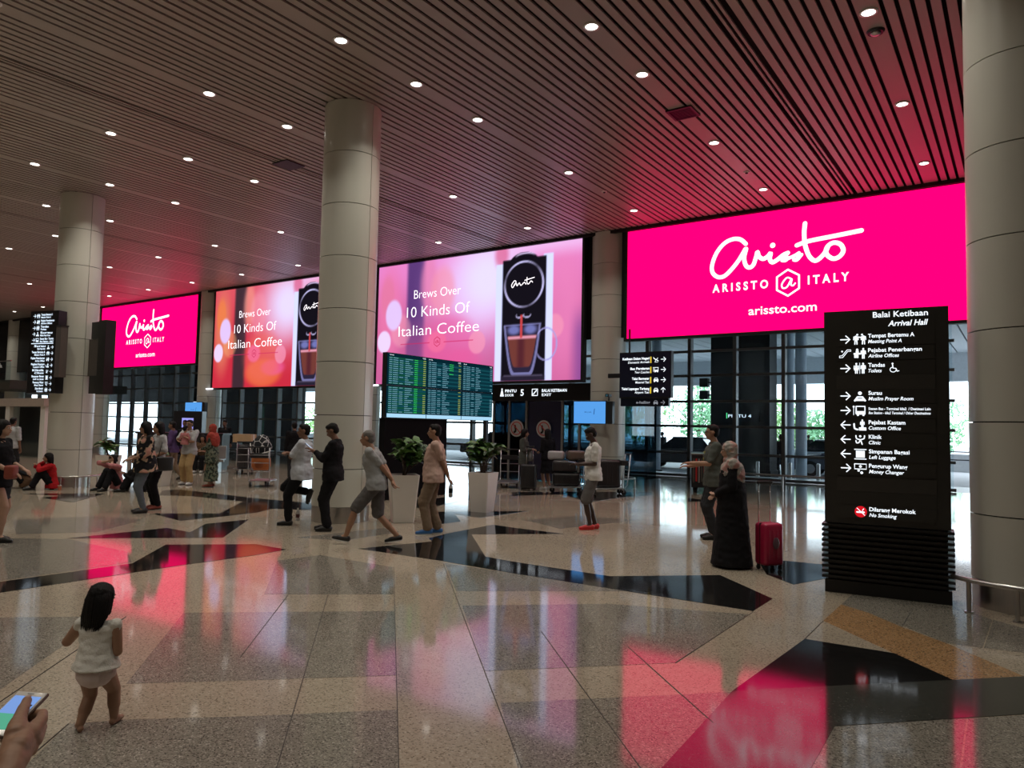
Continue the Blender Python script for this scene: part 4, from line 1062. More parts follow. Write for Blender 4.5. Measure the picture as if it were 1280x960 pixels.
def planter(x, y, rz, wt, wb, h, seed, label, plabel, spread=0.42, ph=0.62, bright=False, nl=95):
    t = empty('planter', label, 'planter', (x, y, 0.003), rz, group='tapered white planters')
    m = MB(); a, b = wt / 2, wb / 2
    oc = lambda s, z, c: [(s - c, -s, z), (s, -s + c, z), (s, s - c, z), (s - c, s, z), (-s + c, s, z), (-s, s - c, z), (-s, -s + c, z), (-s + c, -s, z)]
    r0, r1, r2, r3 = oc(b, 0, 0.02), oc(a, h, 0.02), oc(a - 0.03, h, 0.015), oc(a - 0.04, h - 0.07, 0.015)
    vs = r0 + r1 + r2 + r3; fs = [tuple(range(8))[::-1]]
    for k in range(3):
        for i in range(8): fs.append((k * 8 + i, k * 8 + (i + 1) % 8, (k + 1) * 8 + (i + 1) % 8, (k + 1) * 8 + i))
    m.add(vs, fs); m.build('pot', M_pl, t)
    MB().box(-a + 0.045, a - 0.045, -a + 0.045, a - 0.045, h - 0.12, h - 0.06).build('soil', M_soil, t)
    rnd = random.Random(seed)
    p = empty('potted_plant', plabel, 'plant', (x, y, h - 0.06), rz, group='plants in white planters')
    st = MB()
    ends = []
    for k in range(9):
        an = rnd.uniform(0, 2 * PI); rr = rnd.uniform(0.15, 1) * spread * 0.75; zz = ph * rnd.uniform(0.45, 0.95)
        e = (rr * math.cos(an), rr * math.sin(an), zz)
        st.tube([(rnd.uniform(-0.04, 0.04), rnd.uniform(-0.04, 0.04), 0), (e[0] * 0.4, e[1] * 0.4, zz * 0.55), e], [0.012, 0.009, 0.005], 6); ends.append(e)
    st.build('stem', M_bark, p)
    for k in range(nl):
        e = ends[k % 9]; f = rnd.uniform(0.35, 1.0)
        o = bpy.data.objects.new('leaf', (lmb if bright else lm)[k % 2])
        o.location = (e[0] * f + rnd.uniform(-.03, .03), e[1] * f + rnd.uniform(-.03, .03), e[2] * (0.45 + 0.55 * f))
        o.rotation_euler = (rnd.uniform(-0.2, 0.9), rnd.uniform(-0.5, 0.5), rnd.uniform(0, 2 * PI)); sc = rnd.uniform(0.75, 1.2); o.scale = (sc, sc, sc)
        link(o, p)
planter(-8.80, 9.50, R_(50), 0.50, 0.36, 0.80, 3, 'white tapered planter right behind the walking man in grey', 'dark leafy plant in the planter behind the walking man', 0.50, 0.66, nl=190)
planter(-8.72, 11.68, R_(8), 0.46, 0.34, 0.76, 4, 'white square planter standing on its own right of the man in pink polo', 'bright green leafy plant in the planter below the flight board', 0.56, 0.66, True, nl=210)
planter(-17.95, 10.45, R_(20), 0.46, 0.34, 0.68, 5, 'white planter half hidden behind the two women standing at left', 'low dark plant hidden behind the two women', 0.25, 0.3, nl=30)
planter(-21.6, 11.0, R_(15), 0.50, 0.38, 0.62, 6, 'pale planter just right of the left pillar', 'dark bushy plant right of the left pillar', 0.35, 0.45, nl=60)

# ------------------------------------------------------------------ trolleys and luggage
M_tro = pm('trolley_metal', (0.45, 0.45, 0.46), 0.3, metal=0.9)
def trolley(x, y, rz, label, h=1.02):
    t = empty('luggage_trolley', label, 'trolley', (x, y, 0.003), rz, group='airport luggage trolleys')
    m = MB()
    for s in (-1, 1): m.tube([(s * 0.26, -0.45, 0.14), (s * 0.26, 0.35, 0.16), (s * 0.26, 0.42, 0.25), (s * 0.26, 0.50, h)], 0.014, 8)
    m.tube([(-0.26, -0.45, 0.14), (0.26, -0.45, 0.14)], 0.014, 8)
    for q in (-0.2, 0.1): m.tube([(-0.26, q, 0.15), (0.26, q, 0.15)], 0.012, 6)
    for q in (0.4, 0.62, 0.82): m.tube([(-0.26, 0.43 + q * 0.08, q), (0.26, 0.43 + q * 0.08, q)], 0.009, 6)
    m.build('frame', M_tro, t)
    MB().tube([(-0.27, 0.52, h), (0.27, 0.52, h)], 0.02, 10).build('handle', M_rubber, t)
    MB().box(-0.24, 0.24, -0.4, 0.36, 0.155, 0.17).build('platform', M_tro, t)
    MB().box(-0.22, 0.22, 0.28, 0.45, 0.74, 0.86).build('basket', M_dframe, t)
    for q in ((-0.22, 0.34), (0.22, 0.34), (0, -0.38)):
        w = MB().cyl((q[0] - 0.02, q[1], 0.065), (q[0] + 0.02, q[1], 0.065), 0.065, n=14).build('wheel', M_rubber, t)
        MB().box(q[0] - 0.03, q[0] + 0.03, q[1] - 0.01, q[1] + 0.01, 0.065, 0.15).build('fork', M_tro, t)
    return t
def case(x, y, z, rz, w, d, h, col, label, handle=0.0, wheels=True, name='suitcase', ribs=True, tilt=0):
    t = empty(name, label, 'luggage', (x, y, z), rz)
    if tilt: t.rotation_euler = (tilt, 0, rz)
    b = 0.06 if wheels else 0.0
    m = pm('case_' + '%02x%02x%02x' % tuple(int(c * 255) for c in col), col, 0.35, var=0.1)
    MB().rbox(-w / 2, w / 2, -d / 2, d / 2, b, b + h, min(w, d) * 0.18).build('shell', m, t)
    if ribs:
        for k in range(4):
            q = -w / 2 + w * (k + 0.8) / 4.6
            MB().rbox(q - 0.008, q + 0.008, -d / 2 - 0.006, d / 2 + 0.006, b + 0.08, b + h - 0.08, 0.004).build('rib', m, t)
    MB().box(-w / 2 - 0.002, w / 2 + 0.002, -0.006, 0.006, b + 0.02, b + h + 0.001).build('zip', M_rubber, t)
    if wheels:
        for sx in (-1, 1):
            for sy in (-1, 1): MB().cyl((sx * w * 0.38 - 0.012, sy * d * 0.3, 0.027), (sx * w * 0.38 + 0.012, sy * d * 0.3, 0.027), 0.027, n=12).build('wheel', M_rubber, t); MB().box(sx * w * 0.38 - 0.014, sx * w * 0.38 + 0.014, sy * d * 0.3 - 0.014, sy * d * 0.3 + 0.014, 0.027, 0.075).build('wheel_bracket', M_rubber, t)
    if handle:
        m2 = MB()
        for s in (-1, 1): m2.tube([(s * 0.085, d * 0.38, b + h - 0.02), (s * 0.085, d * 0.38, b + h + handle)], 0.008, 6)
        m2.build('handle_rods', M_chrome, t); MB().rbox(-0.11, 0.11, d * 0.38 - 0.02, d * 0.38 + 0.02, b + h + handle, b + h + handle + 0.035, 0.01).build('grip', M_rubber, t)
    return t
pk = case(-2.56, 9.22, 0.003, R_(55), 0.27, 0.22, 0.50, (0.38, 0.012, 0.055), 'magenta pink wheeled suitcase with raised handle beside the woman in black', 0.46)
mb = MB(); mb.ell((0, -0.125, 0.33), (0.05, 0.01, 0.07)); mb.build('badge', pm('badge_grey', (0.12, 0.06, 0.08), 0.4), pk)
case(-10.75, 16.4, 0.003, R_(20), 0.40, 0.26, 0.62, (0.02, 0.02, 0.022), 'dark wheeled suitcase between the two women by the hall doors', 0.45)
trolley(-9.7, 16.6, R_(-55), 'loaded luggage trolley behind the man with red shoes')
case(-9.75, 16.62, 0.18, R_(35), 0.7, 0.42, 0.34, (0.015, 0.015, 0.016), 'lower black case on the trolley behind the man with red shoes', 0, False)
case(-9.78, 16.6, 0.53, R_(30), 0.62, 0.40, 0.30, (0.03, 0.028, 0.03), 'upper black case on the trolley behind the man with red shoes', 0, False)
case(-10.0, 16.55, 0.84, R_(20), 0.42, 0.3, 0.22, (0.45, 0.45, 0.47), 'pale grey white holdall on top of the trolley load', 0, False, 'holdall', False)
case(-9.55, 16.75, 0.84, R_(50), 0.45, 0.32, 0.24, (0.13, 0.10, 0.08), 'brown holdall on top of the trolley load nearest the pillar', 0, False, 'holdall', False)
trolley(-8.72, 17.0, R_(-50), 'second luggage trolley with dark cases, nearest the pillar rail')
case(-8.75, 17.02, 0.18, R_(40), 0.6, 0.42, 0.70, (0.02, 0.018, 0.02), 'tall black case on the trolley nearest the pillar rail', 0, False)
trolley(-11.75, 16.9, R_(30), 'empty luggage trolley with upright handle left of the two women at the doors')
case(-11.0, 15.9, 0.003, R_(10), 0.36, 0.25, 0.5, (0.015, 0.015, 0.02), 'small black case standing in front of the woman in the grey jacket', 0, True) if False else None
# trolley with the orange bag left of the leaning man
trolley(-16.2, 12.2, R_(-140), 'luggage trolley with an orange bag left of the man with crossed arms')
t = empty('duffel_bag', 'orange brown bag hanging on the trolley left of the man with crossed arms', 'bag', (-16.22, 12.15, 0.42), R_(40))
bag = MB(); bag.loft([((0, 0, 0.0), (0.18, 0, 0), (0, 0.1, 0)), ((0, 0, 0.1), (0.25, 0, 0), (0, 0.14, 0)), ((0, 0, 0.3), (0.24, 0, 0), (0, 0.13, 0)), ((0, 0, 0.42), (0.14, 0, 0), (0, 0.06, 0))], 16)
bag.build('bag_body', pm('orange_canvas', (0.45, 0.13, 0.03), 0.7, bump=0.4, bscale=20), t)
MB().tube([(-0.12, 0, 0.4), (-0.08, 0, 0.55), (0.08, 0, 0.55), (0.12, 0, 0.4)], 0.012, 6).build('strap', M_brown, t)
MB().ell((-0.02, -0.12, 0.14), (0.12, 0.03, 0.1)).build('pocket', pm('orange_dark', (0.30, 0.08, 0.02), 0.7), t)
def pat_cloth():
    m = bpy.data.materials.new('black_white_lined_cloth'); m.use_nodes = True; nt = m.node_tree; b = nt.nodes['Principled BSDF']
    tc = nt.nodes.new('ShaderNodeTexCoord'); v = nt.nodes.new('ShaderNodeTexVoronoi'); v.feature = 'DISTANCE_TO_EDGE'; v.inputs['Scale'].default_value = 7
    nt.links.new(tc.outputs['Object'], v.inputs['Vector']); r = nt.nodes.new('ShaderNodeValToRGB'); r.color_ramp.elements[0].position = 0.03; r.color_ramp.elements[0].color = (0.6, 0.6, 0.6, 1); r.color_ramp.elements[1].position = 0.06; r.color_ramp.elements[1].color = (0.008, 0.01, 0.014, 1)
    nt.links.new(v.outputs['Distance'], r.inputs[0]); nt.links.new(r.outputs[0], b.inputs['Base Color']); b.inputs['Roughness'].default_value = 0.8
    return m
t = empty('backpack', 'black bag with white branching line pattern on top of the trolley with the orange bag', 'bag', (-16.2, 12.12, 0.86), R_(40))
mb = MB(); mb.loft([((0.05, 0, -0.02), (0.20, 0, 0.10), (0, 0.10, 0)), ((0.02, 0, 0.12), (0.27, 0, 0.04), (0, 0.14, 0)), ((0, 0, 0.30), (0.22, 0, 0), (0, 0.13, 0)), ((0.02, 0, 0.43), (0.12, 0, 0), (0, 0.08, 0)), ((0.02, 0, 0.47), (0.03, 0, 0), (0, 0.02, 0))], 18); mb.build('bag_body', pat_cloth(), t)
mb = MB(); mb.tube([(-0.22, -0.1, -0.1), (0.27, -0.14, 0.06)], 0.014, 6); mb.tube([(-0.22, -0.1, -0.1), (-0.25, -0.1, 0.25)], 0.012, 6); mb.build('white_piping', M_white, t)
# farther trolley with carton
trolley(-20.5, 14.7, R_(-120), 'far luggage trolley with a carton on top, left of the orange bag trolley')
t = empty('carton', 'pale cardboard carton on the far trolley left of the orange bag trolley', 'box', (-20.5, 14.7, 1.0), R_(30))
MB().box(-0.3, 0.3, -0.2, 0.2, 0, 0.26).build('carton_body', pm('cardboard', (0.55, 0.38, 0.22), 0.8), t); MB().box(-0.301, 0.301, -0.03, 0.03, 0.0, 0.262).build('tape', M_white, t)
case(-20.5, 14.7, 0.18, R_(-30), 0.6, 0.4, 0.75, (0.03, 0.03, 0.035), 'stack case under the carton on the far trolley', 0, False)
# steel bench with seated people in the background
bn = empty('bench', 'row of metal seats in the background left of the carton trolley', 'bench', (-22.2, 13.9, 0.003), R_(35))
for k in range(4):
    MB().rbox(-1.1 + k * 0.56, -0.6 + k * 0.56, -0.22, 0.22, 0.41, 0.44, 0.01).build('seat', M_tro, bn); MB().rbox(-1.1 + k * 0.56, -0.6 + k * 0.56, 0.22, 0.25, 0.44, 0.85, 0.01).build('backrest', M_tro, bn)
for x in (-0.9, 0.9): MB().box(x - 0.03, x + 0.03, -0.2, 0.25, 0, 0.41).build('leg', M_tro, bn)
MB().box(-1.1, 1.1, -0.03, 0.03, 0.34, 0.40).build('beam', M_tro, bn)
# red advertising trolley behind the man in sunglasses
t = empty('display_cart', 'dark cart with a red panel on its side left of the man in sunglasses', 'cart', (-7.1, 19.9, 0.003), R_(20))
MB().box(-0.5, 0.6, -0.3, 0.3, 0.12, 1.0).build('cart_body', M_dframe, t); MB().box(-0.02, 0.36, -0.32, -0.3, 0.2, 0.95).build('red_panel', pm('red_panel', (0.45, 0.02, 0.02), 0.4), t); MB().box(-0.52, 0.62, -0.32, 0.32, 1.0, 1.04).build('cart_top', M_tro, t)
for x in (-0.4, 0.5):
    for y in (-0.22, 0.22): MB().cyl((x, y - 0.02, 0.06), (x, y + 0.02, 0.06), 0.06, n=12).build('wheel', M_rubber, t)
for k in range(6): MB().box(-0.46 + k * 0.07, -0.42 + k * 0.07, -0.31, -0.3, 0.25 + 0.03 * (k % 2), 0.9).build('item_column', [M_brown, M_sred, M_tro][k % 3], t)
text('SALE', 0.05, 0.55, t, M_white, y=-0.323, width=0.22, cap=0.07) if False else None
# low metal rail before the glass
t = empty('floor_rail', 'low metal rail crossing in front of the right hand glass', 'rail', (-7.3, 21.5, 0.003))
MB().cyl((0, 0, 0.45), (5.0, 0, 0.45), 0.03, n=10).build('rail', M_steel, t)
for k in range(4): MB().cyl((0.1 + k * 1.6, 0, 0), (0.1 + k * 1.6, 0, 0.45), 0.025, n=10).build('post', M_steel, t)

# bottle on the floor by the pillar
t = empty('bottle', 'small bottle with dark label standing on the floor left of the central pillar', 'bottle', (-10.15, 8.38, 0.003))
MB().cyl((0, 0, 0), (0, 0, 0.17), 0.032, n=14).build('bottle_body', pm('clear_plastic', (0.5, 0.5, 0.5), 0.2), t); MB().cyl((0, 0, 0.05), (0, 0, 0.11), 0.033, n=14).build('wrap', pm('dark_red_wrap', (0.08, 0.01, 0.015), 0.4), t); MB().cyl((0, 0, 0.17), (0, 0, 0.21), 0.014, n=10).build('cap', M_white, t)
t = empty('paper_cup', 'small orange paper cup on the floor beside the woman in red', 'cup', (-18.2, 8.2, 0.003))
MB().cyl((0, 0, 0), (0, 0, 0.1), 0.03, 0.04, n=14).build('cup_body', pm('orange_paper', (0.5, 0.15, 0.08), 0.6), t); MB().cyl((0, 0, 0.1), (0, 0, 0.108), 0.042, n=14).build('lid', M_white, t)

# ------------------------------------------------------------------ cars outside
def car(x, y, rz, col, label, L=4.4, H_=1.45, suv=False):
    t = empty('car', label, 'car', (x, y, -0.12), rz, group='cars at the kerb')
    m = pm('car_paint_%02x' % int(col[0] * 999), col, 0.2, var=0.05, coat=0.6)
    W = 0.88
    hood = 0.86 if not suv else 1.0
    prof = [(-L / 2, 0.35), (-L / 2 + 0.05, hood - 0.1), (-L / 2 + 0.5, hood), (-L / 2 + 1.15, hood + 0.06), (L / 2 - 0.7 if not suv else L / 2 - 0.25, hood + 0.12), (L / 2 - 0.1, hood + 0.02), (L / 2, 0.5), (L / 2 - 0.05, 0.30), (-L / 2 + 0.1, 0.28)]
    bd = MB(); bd.plate(prof, -W, W)
    o = bd.build('body', m, t)
    mo = o.modifiers.new('b', 'BEVEL'); mo.width = 0.06; mo.segments = 3
    c0, c1 = (-L / 2 + 1.15, L / 2 - 0.75) if not suv else (-L / 2 + 1.2, L / 2 - 0.25)
    vs = [(c0, -W + 0.06, hood), (c1, -W + 0.06, hood + 0.05), (c1, W - 0.06, hood + 0.05), (c0, W - 0.06, hood), (c0 + 0.75, -W + 0.2, H_), (c1 - (0.5 if not suv else 0.15), -W + 0.2, H_), (c1 - (0.5 if not suv else 0.15), W - 0.2, H_), (c0 + 0.75, W - 0.2, H_)]
    MB().add(vs, [(0, 3, 2, 1), (4, 5, 6, 7), (0, 1, 5, 4), (1, 2, 6, 5), (2, 3, 7, 6), (3, 0, 4, 7)]).build('cabin_glass', pm('car_glass', (0.015, 0.02, 0.025), 0.08), t)
    MB().rbox(c0 + 0.72, c1 - (0.45 if not suv else 0.12), -W + 0.19, W - 0.19, H_ - 0.02, H_ + 0.04, 0.02).build('roof', m, t)
    for s in (-1, 1):
        MB().box((c0 + c1) / 2 - 0.03, (c0 + c1) / 2 + 0.03, s * (W - 0.12) - 0.02, s * (W - 0.12) + 0.02, hood, H_ - 0.05).build('door_pillar', m, t)
        MB().rbox(c0 + 0.1, c0 + 0.25, s * (W + 0.06) - 0.06, s * (W + 0.06) + 0.06, hood, hood + 0.12, 0.02).build('mirror', m, t)
        for q in (-L / 2 + 0.8, L / 2 - 0.85):
            MB().cyl((q, s * (W - 0.18), 0.32), (q, s * (W + 0.01), 0.32), 0.32, n=22).build('wheel', M_rubber, t); MB().cyl((q, s * (W - 0.02), 0.32), (q, s * (W + 0.02), 0.32), 0.19, n=16).build('hub', M_tro, t)
        MB().box(-L / 2 - 0.01, -L / 2 + 0.1, s * 0.6 - 0.18, s * 0.6 + 0.18, 0.6, 0.75).build('headlamp', M_white, t)
        MB().box(L / 2 - 0.1, L / 2 + 0.01, s * 0.65 - 0.14, s * 0.65 + 0.14, 0.65, 0.85).build('tail_lamp', M_sred, t)
car(-13.2, 33.5, R_(5), (0.02, 0.022, 0.03), 'dark car outside, seen left through the right glazing', 4.5, 1.45)
car(-5.9, 33.0, R_(3), (0.10, 0.12, 0.16), 'grey blue car outside just left of the arrival sign')
car(-7.6, 36.6, R_(0), (0.5, 0.55, 0.6), 'silver car in the far lane left of the arrival sign')
car(-24.6, 34.5, R_(4), (0.015, 0.015, 0.018), 'dark car outside seen through the hall doors')
M_obs = pm('outdoor_sign_dark', (0.01, 0.012, 0.02), 0.4)
t = empty('outdoor_sign', 'small dark lit sign outside on the wide pillar behind the sunglasses man', 'sign', (-9.9, 28.9, 2.05)); MB().box(0, 1.5, 0, 0.08, 0, 0.42).build('panel', M_obs, t)
text('PINTU 4', 0.3, 0.16, t, E_bw, cap=0.12, y=-0.005, width=0.9); MB().box(0.22, 0.26, -0.004, 0, 0.12, 0.34).build('green_bar', emis('green_bar', (0.1, 0.8, 0.3), 1), t)
for z, l in ((3.45, 'upper small black box outside left of the wide dark pillar'), (2.95, 'lower small black box outside left of the wide dark pillar')):
    t = empty('outdoor_speaker', l, 'box', (-11.0, 29.2, z)); MB().box(0.1, 0.45, 0, 0.25, 0, 0.35).build('housing', M_black, t); MB().box(0.45, 0.62, 0.08, 0.14, 0.14, 0.2).build('arm', M_black, t)
for x, y, l in ((-8.3, 28.4, 'short steel bollard outside left of the slim columns'), (-7.1, 28.3, 'short steel bollard outside nearer the arrival sign'), (-6.1, 28.2, 'short steel bollard outside hidden mostly by the sign')):
    t = empty('bollard', l, 'bollard', (x, y, -0.01)); MB().cyl((0, 0, 0), (0, 0, 0.55), 0.07, n=14).build('tube', M_steel, t); MB().ell((0, 0, 0.55), (0.07, 0.07, 0.03)).build('cap', M_chrome, t)
# ------------------------------------------------------------------ people
def skin(n, c): return pm('skin_' + n, c, 0.5, var=0.06, scale=12)
SK = dict(light=skin('light', (0.42, 0.25, 0.17)), tan=skin('tan', (0.33, 0.18, 0.11)), brown=skin('brown', (0.20, 0.10, 0.06)), dark=skin('dark', (0.045, 0.022, 0.015)))
def cloth(n, c, var=0.12): return pm('cloth_' + n, c, 0.85, var=var, scale=6, bump=0.25, bscale=220, spec=0.12)
M_hair = pm('black_hair', (0.006, 0.005, 0.005), 0.6, spec=0.2, var=0.3, scale=30, bump=0.5, bscale=160, stretch=(1, 1, 0.1))
M_ghair = pm('grey_hair', (0.12, 0.11, 0.10), 0.6, var=0.4, scale=60)
M_eye = pm('eye_dark', (0.01, 0.008, 0.007), 0.15); M_eyew = pm('eye_white', (0.6, 0.58, 0.55), 0.3); M_lip = pm('lips', (0.25, 0.08, 0.07), 0.5)

def ik(a, b, l1, l2, hint):
    a, b, hint = Vector(a), Vector(b), Vector(hint)
    d = b - a; L = d.length
    mx = (l1 + l2) * 0.998
    if L > mx: b = a + d * (mx / L); d = b - a; L = mx
    L = max(L, abs(l1 - l2) + 0.01)
    k = (l1 * l1 - l2 * l2 + L * L) / (2 * L)
    h = math.sqrt(max(0, l1 * l1 - k * k))
    u = d.normalized(); n = hint - u * hint.dot(u)
    n = n.normalized() if n.length > 1e-5 else u.orthogonal().normalized()
    return a + u * k + n * h, b

def figure(label, at, rz, H=1.70, sk='tan', lean=0.0, head=(0, 0), pel=(0, 0, 0), wr=None, an=None, eh=None, kh=None, toe=None,
           top=None, bot=None, shoe=None, hair=('short', None), girth=1.0, hs=1.0, ls=1.0, face=True, hz=0.0, group=None, roll=0.0, vox=0.011, hand_dir=None, skip_hand=(), fcurl=0.5, fem=False, lm=1.0):
    s = H / 1.70
    t = empty('person', label, 'person', (at[0], at[1], hz), rz, group=group)
    P = Vector(pel) + Vector((0, 0, 0.93 * ls))
    def B(x, y, z):
        """point given relative to the pelvis, bent forward with the spine"""
        f = min(1, max(0, z / 0.3)); a = lean * f
        yy = y * math.cos(a) + z * math.sin(a); zz = -y * math.sin(a) + z * math.cos(a)
        xx = x + math.sin(roll) * zz * f
        return P + Vector((xx, yy, zz))
    sh = [B(-0.186 * (0.92 if fem else 1), -0.01, 0.45), B(0.186 * (0.92 if fem else 1), -0.01, 0.45)]
    hip = [P + Vector((-0.088, 0, -0.03)), P + Vector((0.088, 0, -0.03))]
    wr = wr or [(-0.24, 0.03, 0.78), (0.24, 0.03, 0.78)]
    an = an or [(-0.09, 0, 0.085), (0.09, 0, 0.085)]
    eh = eh or [(-0.3, -1, 0), (0.3, -1, 0)]
    kh = kh or [(0, 1, 0), (0, 1, 0)]
    toe = toe or [(-0.12, 1, -0.0), (0.12, 1, -0.0)]
    toe = [Vector(q).normalized() for q in toe]
    el = []; wz = []; kn = []; ak = []
    for i in range(2):
        e, w = ik(sh[i], wr[i], 0.285, 0.255, eh[i]); el.append(e); wz.append(w)
        k, a = ik(hip[i], an[i], 0.43 * ls, 0.415 * ls, kh[i]); kn.append(k); ak.append(a)
    nb = B(0, -0.015, 0.49); hc = B(0, 0.02, 0.50) + Vector((0, 0.01 + 0.10 * math.sin(lean) + 0.05 * math.sin(head[1]), 0.008 + 0.135 * hs))
    HR = Matrix.Rotation(head[0], 3, 'Z') @ Matrix.Rotation(-head[1], 3, 'X')
    hp = lambda x, y, z: (hc + HR @ Vector((x, y, z)) * hs)
    g = girth
    # --- the body: one continuous skin
    b = MB()
    def torso(mb, k, o=0.0, z0=-0.06, z1=0.49, belly=0.0):
        prof = [(-0.10, 0.158, 0.108, 0), (-0.02, 0.165, 0.115, 0), (0.08, 0.148, 0.10, 0.01), (0.18, 0.142 if not fem else 0.128, 0.098, 0.012), (0.30, 0.158 if not fem else 0.14, 0.108, 0.01), (0.39, 0.168 if not fem else 0.145, 0.10, 0.0), (0.445, 0.14 if not fem else 0.12, 0.078, -0.01), (0.485, 0.07, 0.06, -0.015)]
        rings = []
        for z, rx, ry, yo in prof:
            if z < z0 - 1e-6 or z > z1 + 1e-6: continue
            bb = belly * math.exp(-((z - 0.1) / 0.12) ** 2)
            c = B(0, yo + bb * 0.5, z); a = lean * min(1, max(0, z / 0.3))
            rings.append((c, Vector((rx * g * k + o, 0, 0)), Vector((0, math.cos(a), -math.sin(a))) * (ry * g * k + o + bb * 0.5)))
        mb.loft(rings, 22); return rings
    torso(b, 0.92)
    for i in range(2):
        b.cap(hip[i], kn[i], 0.082 * g * lm, 0.055 * lm); b.cap(kn[i], ak[i] + (kn[i] - ak[i]) * 0.45, 0.052 * lm, 0.052 * lm); b.cap(ak[i] + (kn[i] - ak[i]) * 0.6, ak[i], 0.05 * lm, 0.034 * lm)
        f = ak[i]; tv = toe[i]; dn = Vector((0, 0, -1)); dn = (dn - tv * dn.dot(tv)).normalized()
        b.cap(f + dn * 0.045 - tv * 0.03, f + dn * 0.05 + tv * 0.13, 0.032, 0.026); b.cap(f, f + dn * 0.05 + tv * 0.09, 0.034, 0.03)
        b.cap(sh[i], el[i], 0.050 * lm, 0.040 * lm); b.cap(el[i], wz[i], 0.042 * lm, 0.028 * lm)
    b.cap(nb, hc + Vector((0, -0.01, -0.06)) * hs, 0.054, 0.050 * hs)
    b.ell(hp(0, -0.012, 0.028), (0.074 * hs, 0.094 * hs, 0.088 * hs), 18, 12, HR)
    b.ell(hp(0, 0.020, -0.038), (0.058 * hs, 0.068 * hs, 0.070 * hs), 16, 10, HR)
    b.ell(hp(0, 0.055, -0.085), (0.026 * hs, 0.022 * hs, 0.020 * hs), 10, 8, HR)
    b.cap(hp(0, 0.078, 0.012), hp(0, 0.100, -0.026), 0.010 * hs, 0.014 * hs)
    b.cap(hp(-0.035, 0.070, 0.026), hp(0.035, 0.070, 0.026), 0.014 * hs)
    b.cap(hp(-0.02, 0.078, -0.053), hp(0.02, 0.078, -0.053), 0.012 * hs)
    for q in (-1, 1): b.ell(hp(q * 0.078, -0.005, 0.0), (0.012 * hs, 0.022 * hs, 0.032 * hs), 10, 8, HR)
    fx = MB()
    for i in range(2):
        if i in skip_hand: continue
        hd = (wz[i] - el[i]).normalized() if not (hand_dir and hand_dir[i]) else Vector(hand_dir[i]).normalized()
        side = Vector((1, 0, 0)) if abs(hd.x) < 0.7 else Vector((0, 1, 0))
        nrm = hd.cross(side).normalized(); side = nrm.cross(hd).normalized() if False else hd.cross(nrm).normalized()
        w = wz[i]
        pc = w + hd * 0.05
        b.loft([(w - hd * 0.01, nrm * 0.020, side * 0.026), (w + hd * 0.03, nrm * 0.018, side * 0.037), (w + hd * 0.08, nrm * 0.015, side * 0.040), (w + hd * 0.098, nrm * 0.009, side * 0.034)], 14)
        for k, L in enumerate((0.062, 0.074, 0.069, 0.054)):
            o = side * (0.028 - k * 0.0187); p0 = w + hd * 0.085 + o; c1 = (hd + nrm * fcurl * 0.6).normalized(); c2 = (hd + nrm * fcurl * 1.6).normalized()
            p1 = p0 + c1 * L * 0.5; p2 = p1 + c2 * L * 0.5
            fx.cap(p0, p1, 0.0092, 0.0085, 8); fx.cap(p1, p2, 0.0085, 0.007, 8)
        th = w + hd * 0.03 + side * 0.032; th1 = th + (hd * 0.7 + side * 0.7).normalized() * 0.035; th2 = th1 + (hd + side * 0.15 + nrm * 0.3).normalized() * 0.03
        fx.cap(th, th1, 0.013, 0.010, 8); fx.cap(th1, th2, 0.010, 0.008, 8)
    def fin(mb, name, mat, amp=0.0, nsc=9.0, v=None, sm_=3, parent=t, extra=None):
        for k in range(len(mb.v)): mb.v[k] = tuple(c * s for c in mb.v[k])
        if extra:
            for k in range(len(extra.v)): extra.v[k] = tuple(c * s for c in extra.v[k])
        me = remesh(mb, (v or vox) * s, sm_, amp * s, nsc / s, seed=len(label) % 17, extra=extra)
        return obj_from(me, name, mat, parent)
    body = fin(b, 'body', SK[sk], extra=fx, sm_=2)
    if face:
        mb = MB(); mk = MB()
        for q in (-1, 1):
            mb.ell([c * s for c in hp(q * 0.031, 0.078, 0.004)], (0.012 * s * hs, 0.008 * s * hs, 0.0075 * s * hs), 10, 8, HR)
            mk.ell([c * s for c in hp(q * 0.031, 0.0845, 0.004)], (0.006 * s * hs, 0.004 * s * hs, 0.006 * s * hs), 8, 6, HR)
            bw = MB().cap([c * s for c in hp(q * 0.017, 0.087, 0.026)], [c * s for c in hp(q * 0.047, 0.076, 0.028)], 0.004 * s * hs, 0.003 * s * hs, 6); bw.build('eyebrow', M_hair, t)
        mb.build('eye', M_eyew, t); mk.build('pupil', M_eye, t)
        MB().cap([c * s for c in hp(-0.018, 0.0875, -0.053)], [c * s for c in hp(0.018, 0.0875, -0.053)], 0.0055 * s * hs, n=8).build('mouth', M_lip, t)
    # --- hair or scarf
    hk, hm = hair[0], hair[1] or M_hair
    hb = MB()
    if hk in ('short', 'bald_short'):
        hb.ell(hp(0, -0.022, 0.042), (0.080 * hs, 0.094 * hs, 0.084 * hs), 18, 12, HR)
        hb.ell(hp(0, -0.050, 0.0), (0.072 * hs, 0.062 * hs, 0.075 * hs), 16, 10, HR)
        if hk == 'short': hb.ell(hp(0, 0.030, 0.088), (0.055 * hs, 0.045 * hs, 0.034 * hs), 12, 8, HR)
        fin(hb, 'hair', hm, 0.004, 40, v=0.010)
    elif hk in ('long', 'bob', 'bun'):
        Lh = {'long': 0.36, 'bob': 0.20, 'bun': 0.06}[hk]
        hb.ell(hp(0, -0.020, 0.040), (0.086 * hs, 0.102 * hs, 0.090 * hs), 18, 12, HR)
        hb.ell(hp(0, -0.045, -0.01), (0.088 * hs, 0.075 * hs, 0.09 * hs), 16, 10, HR)
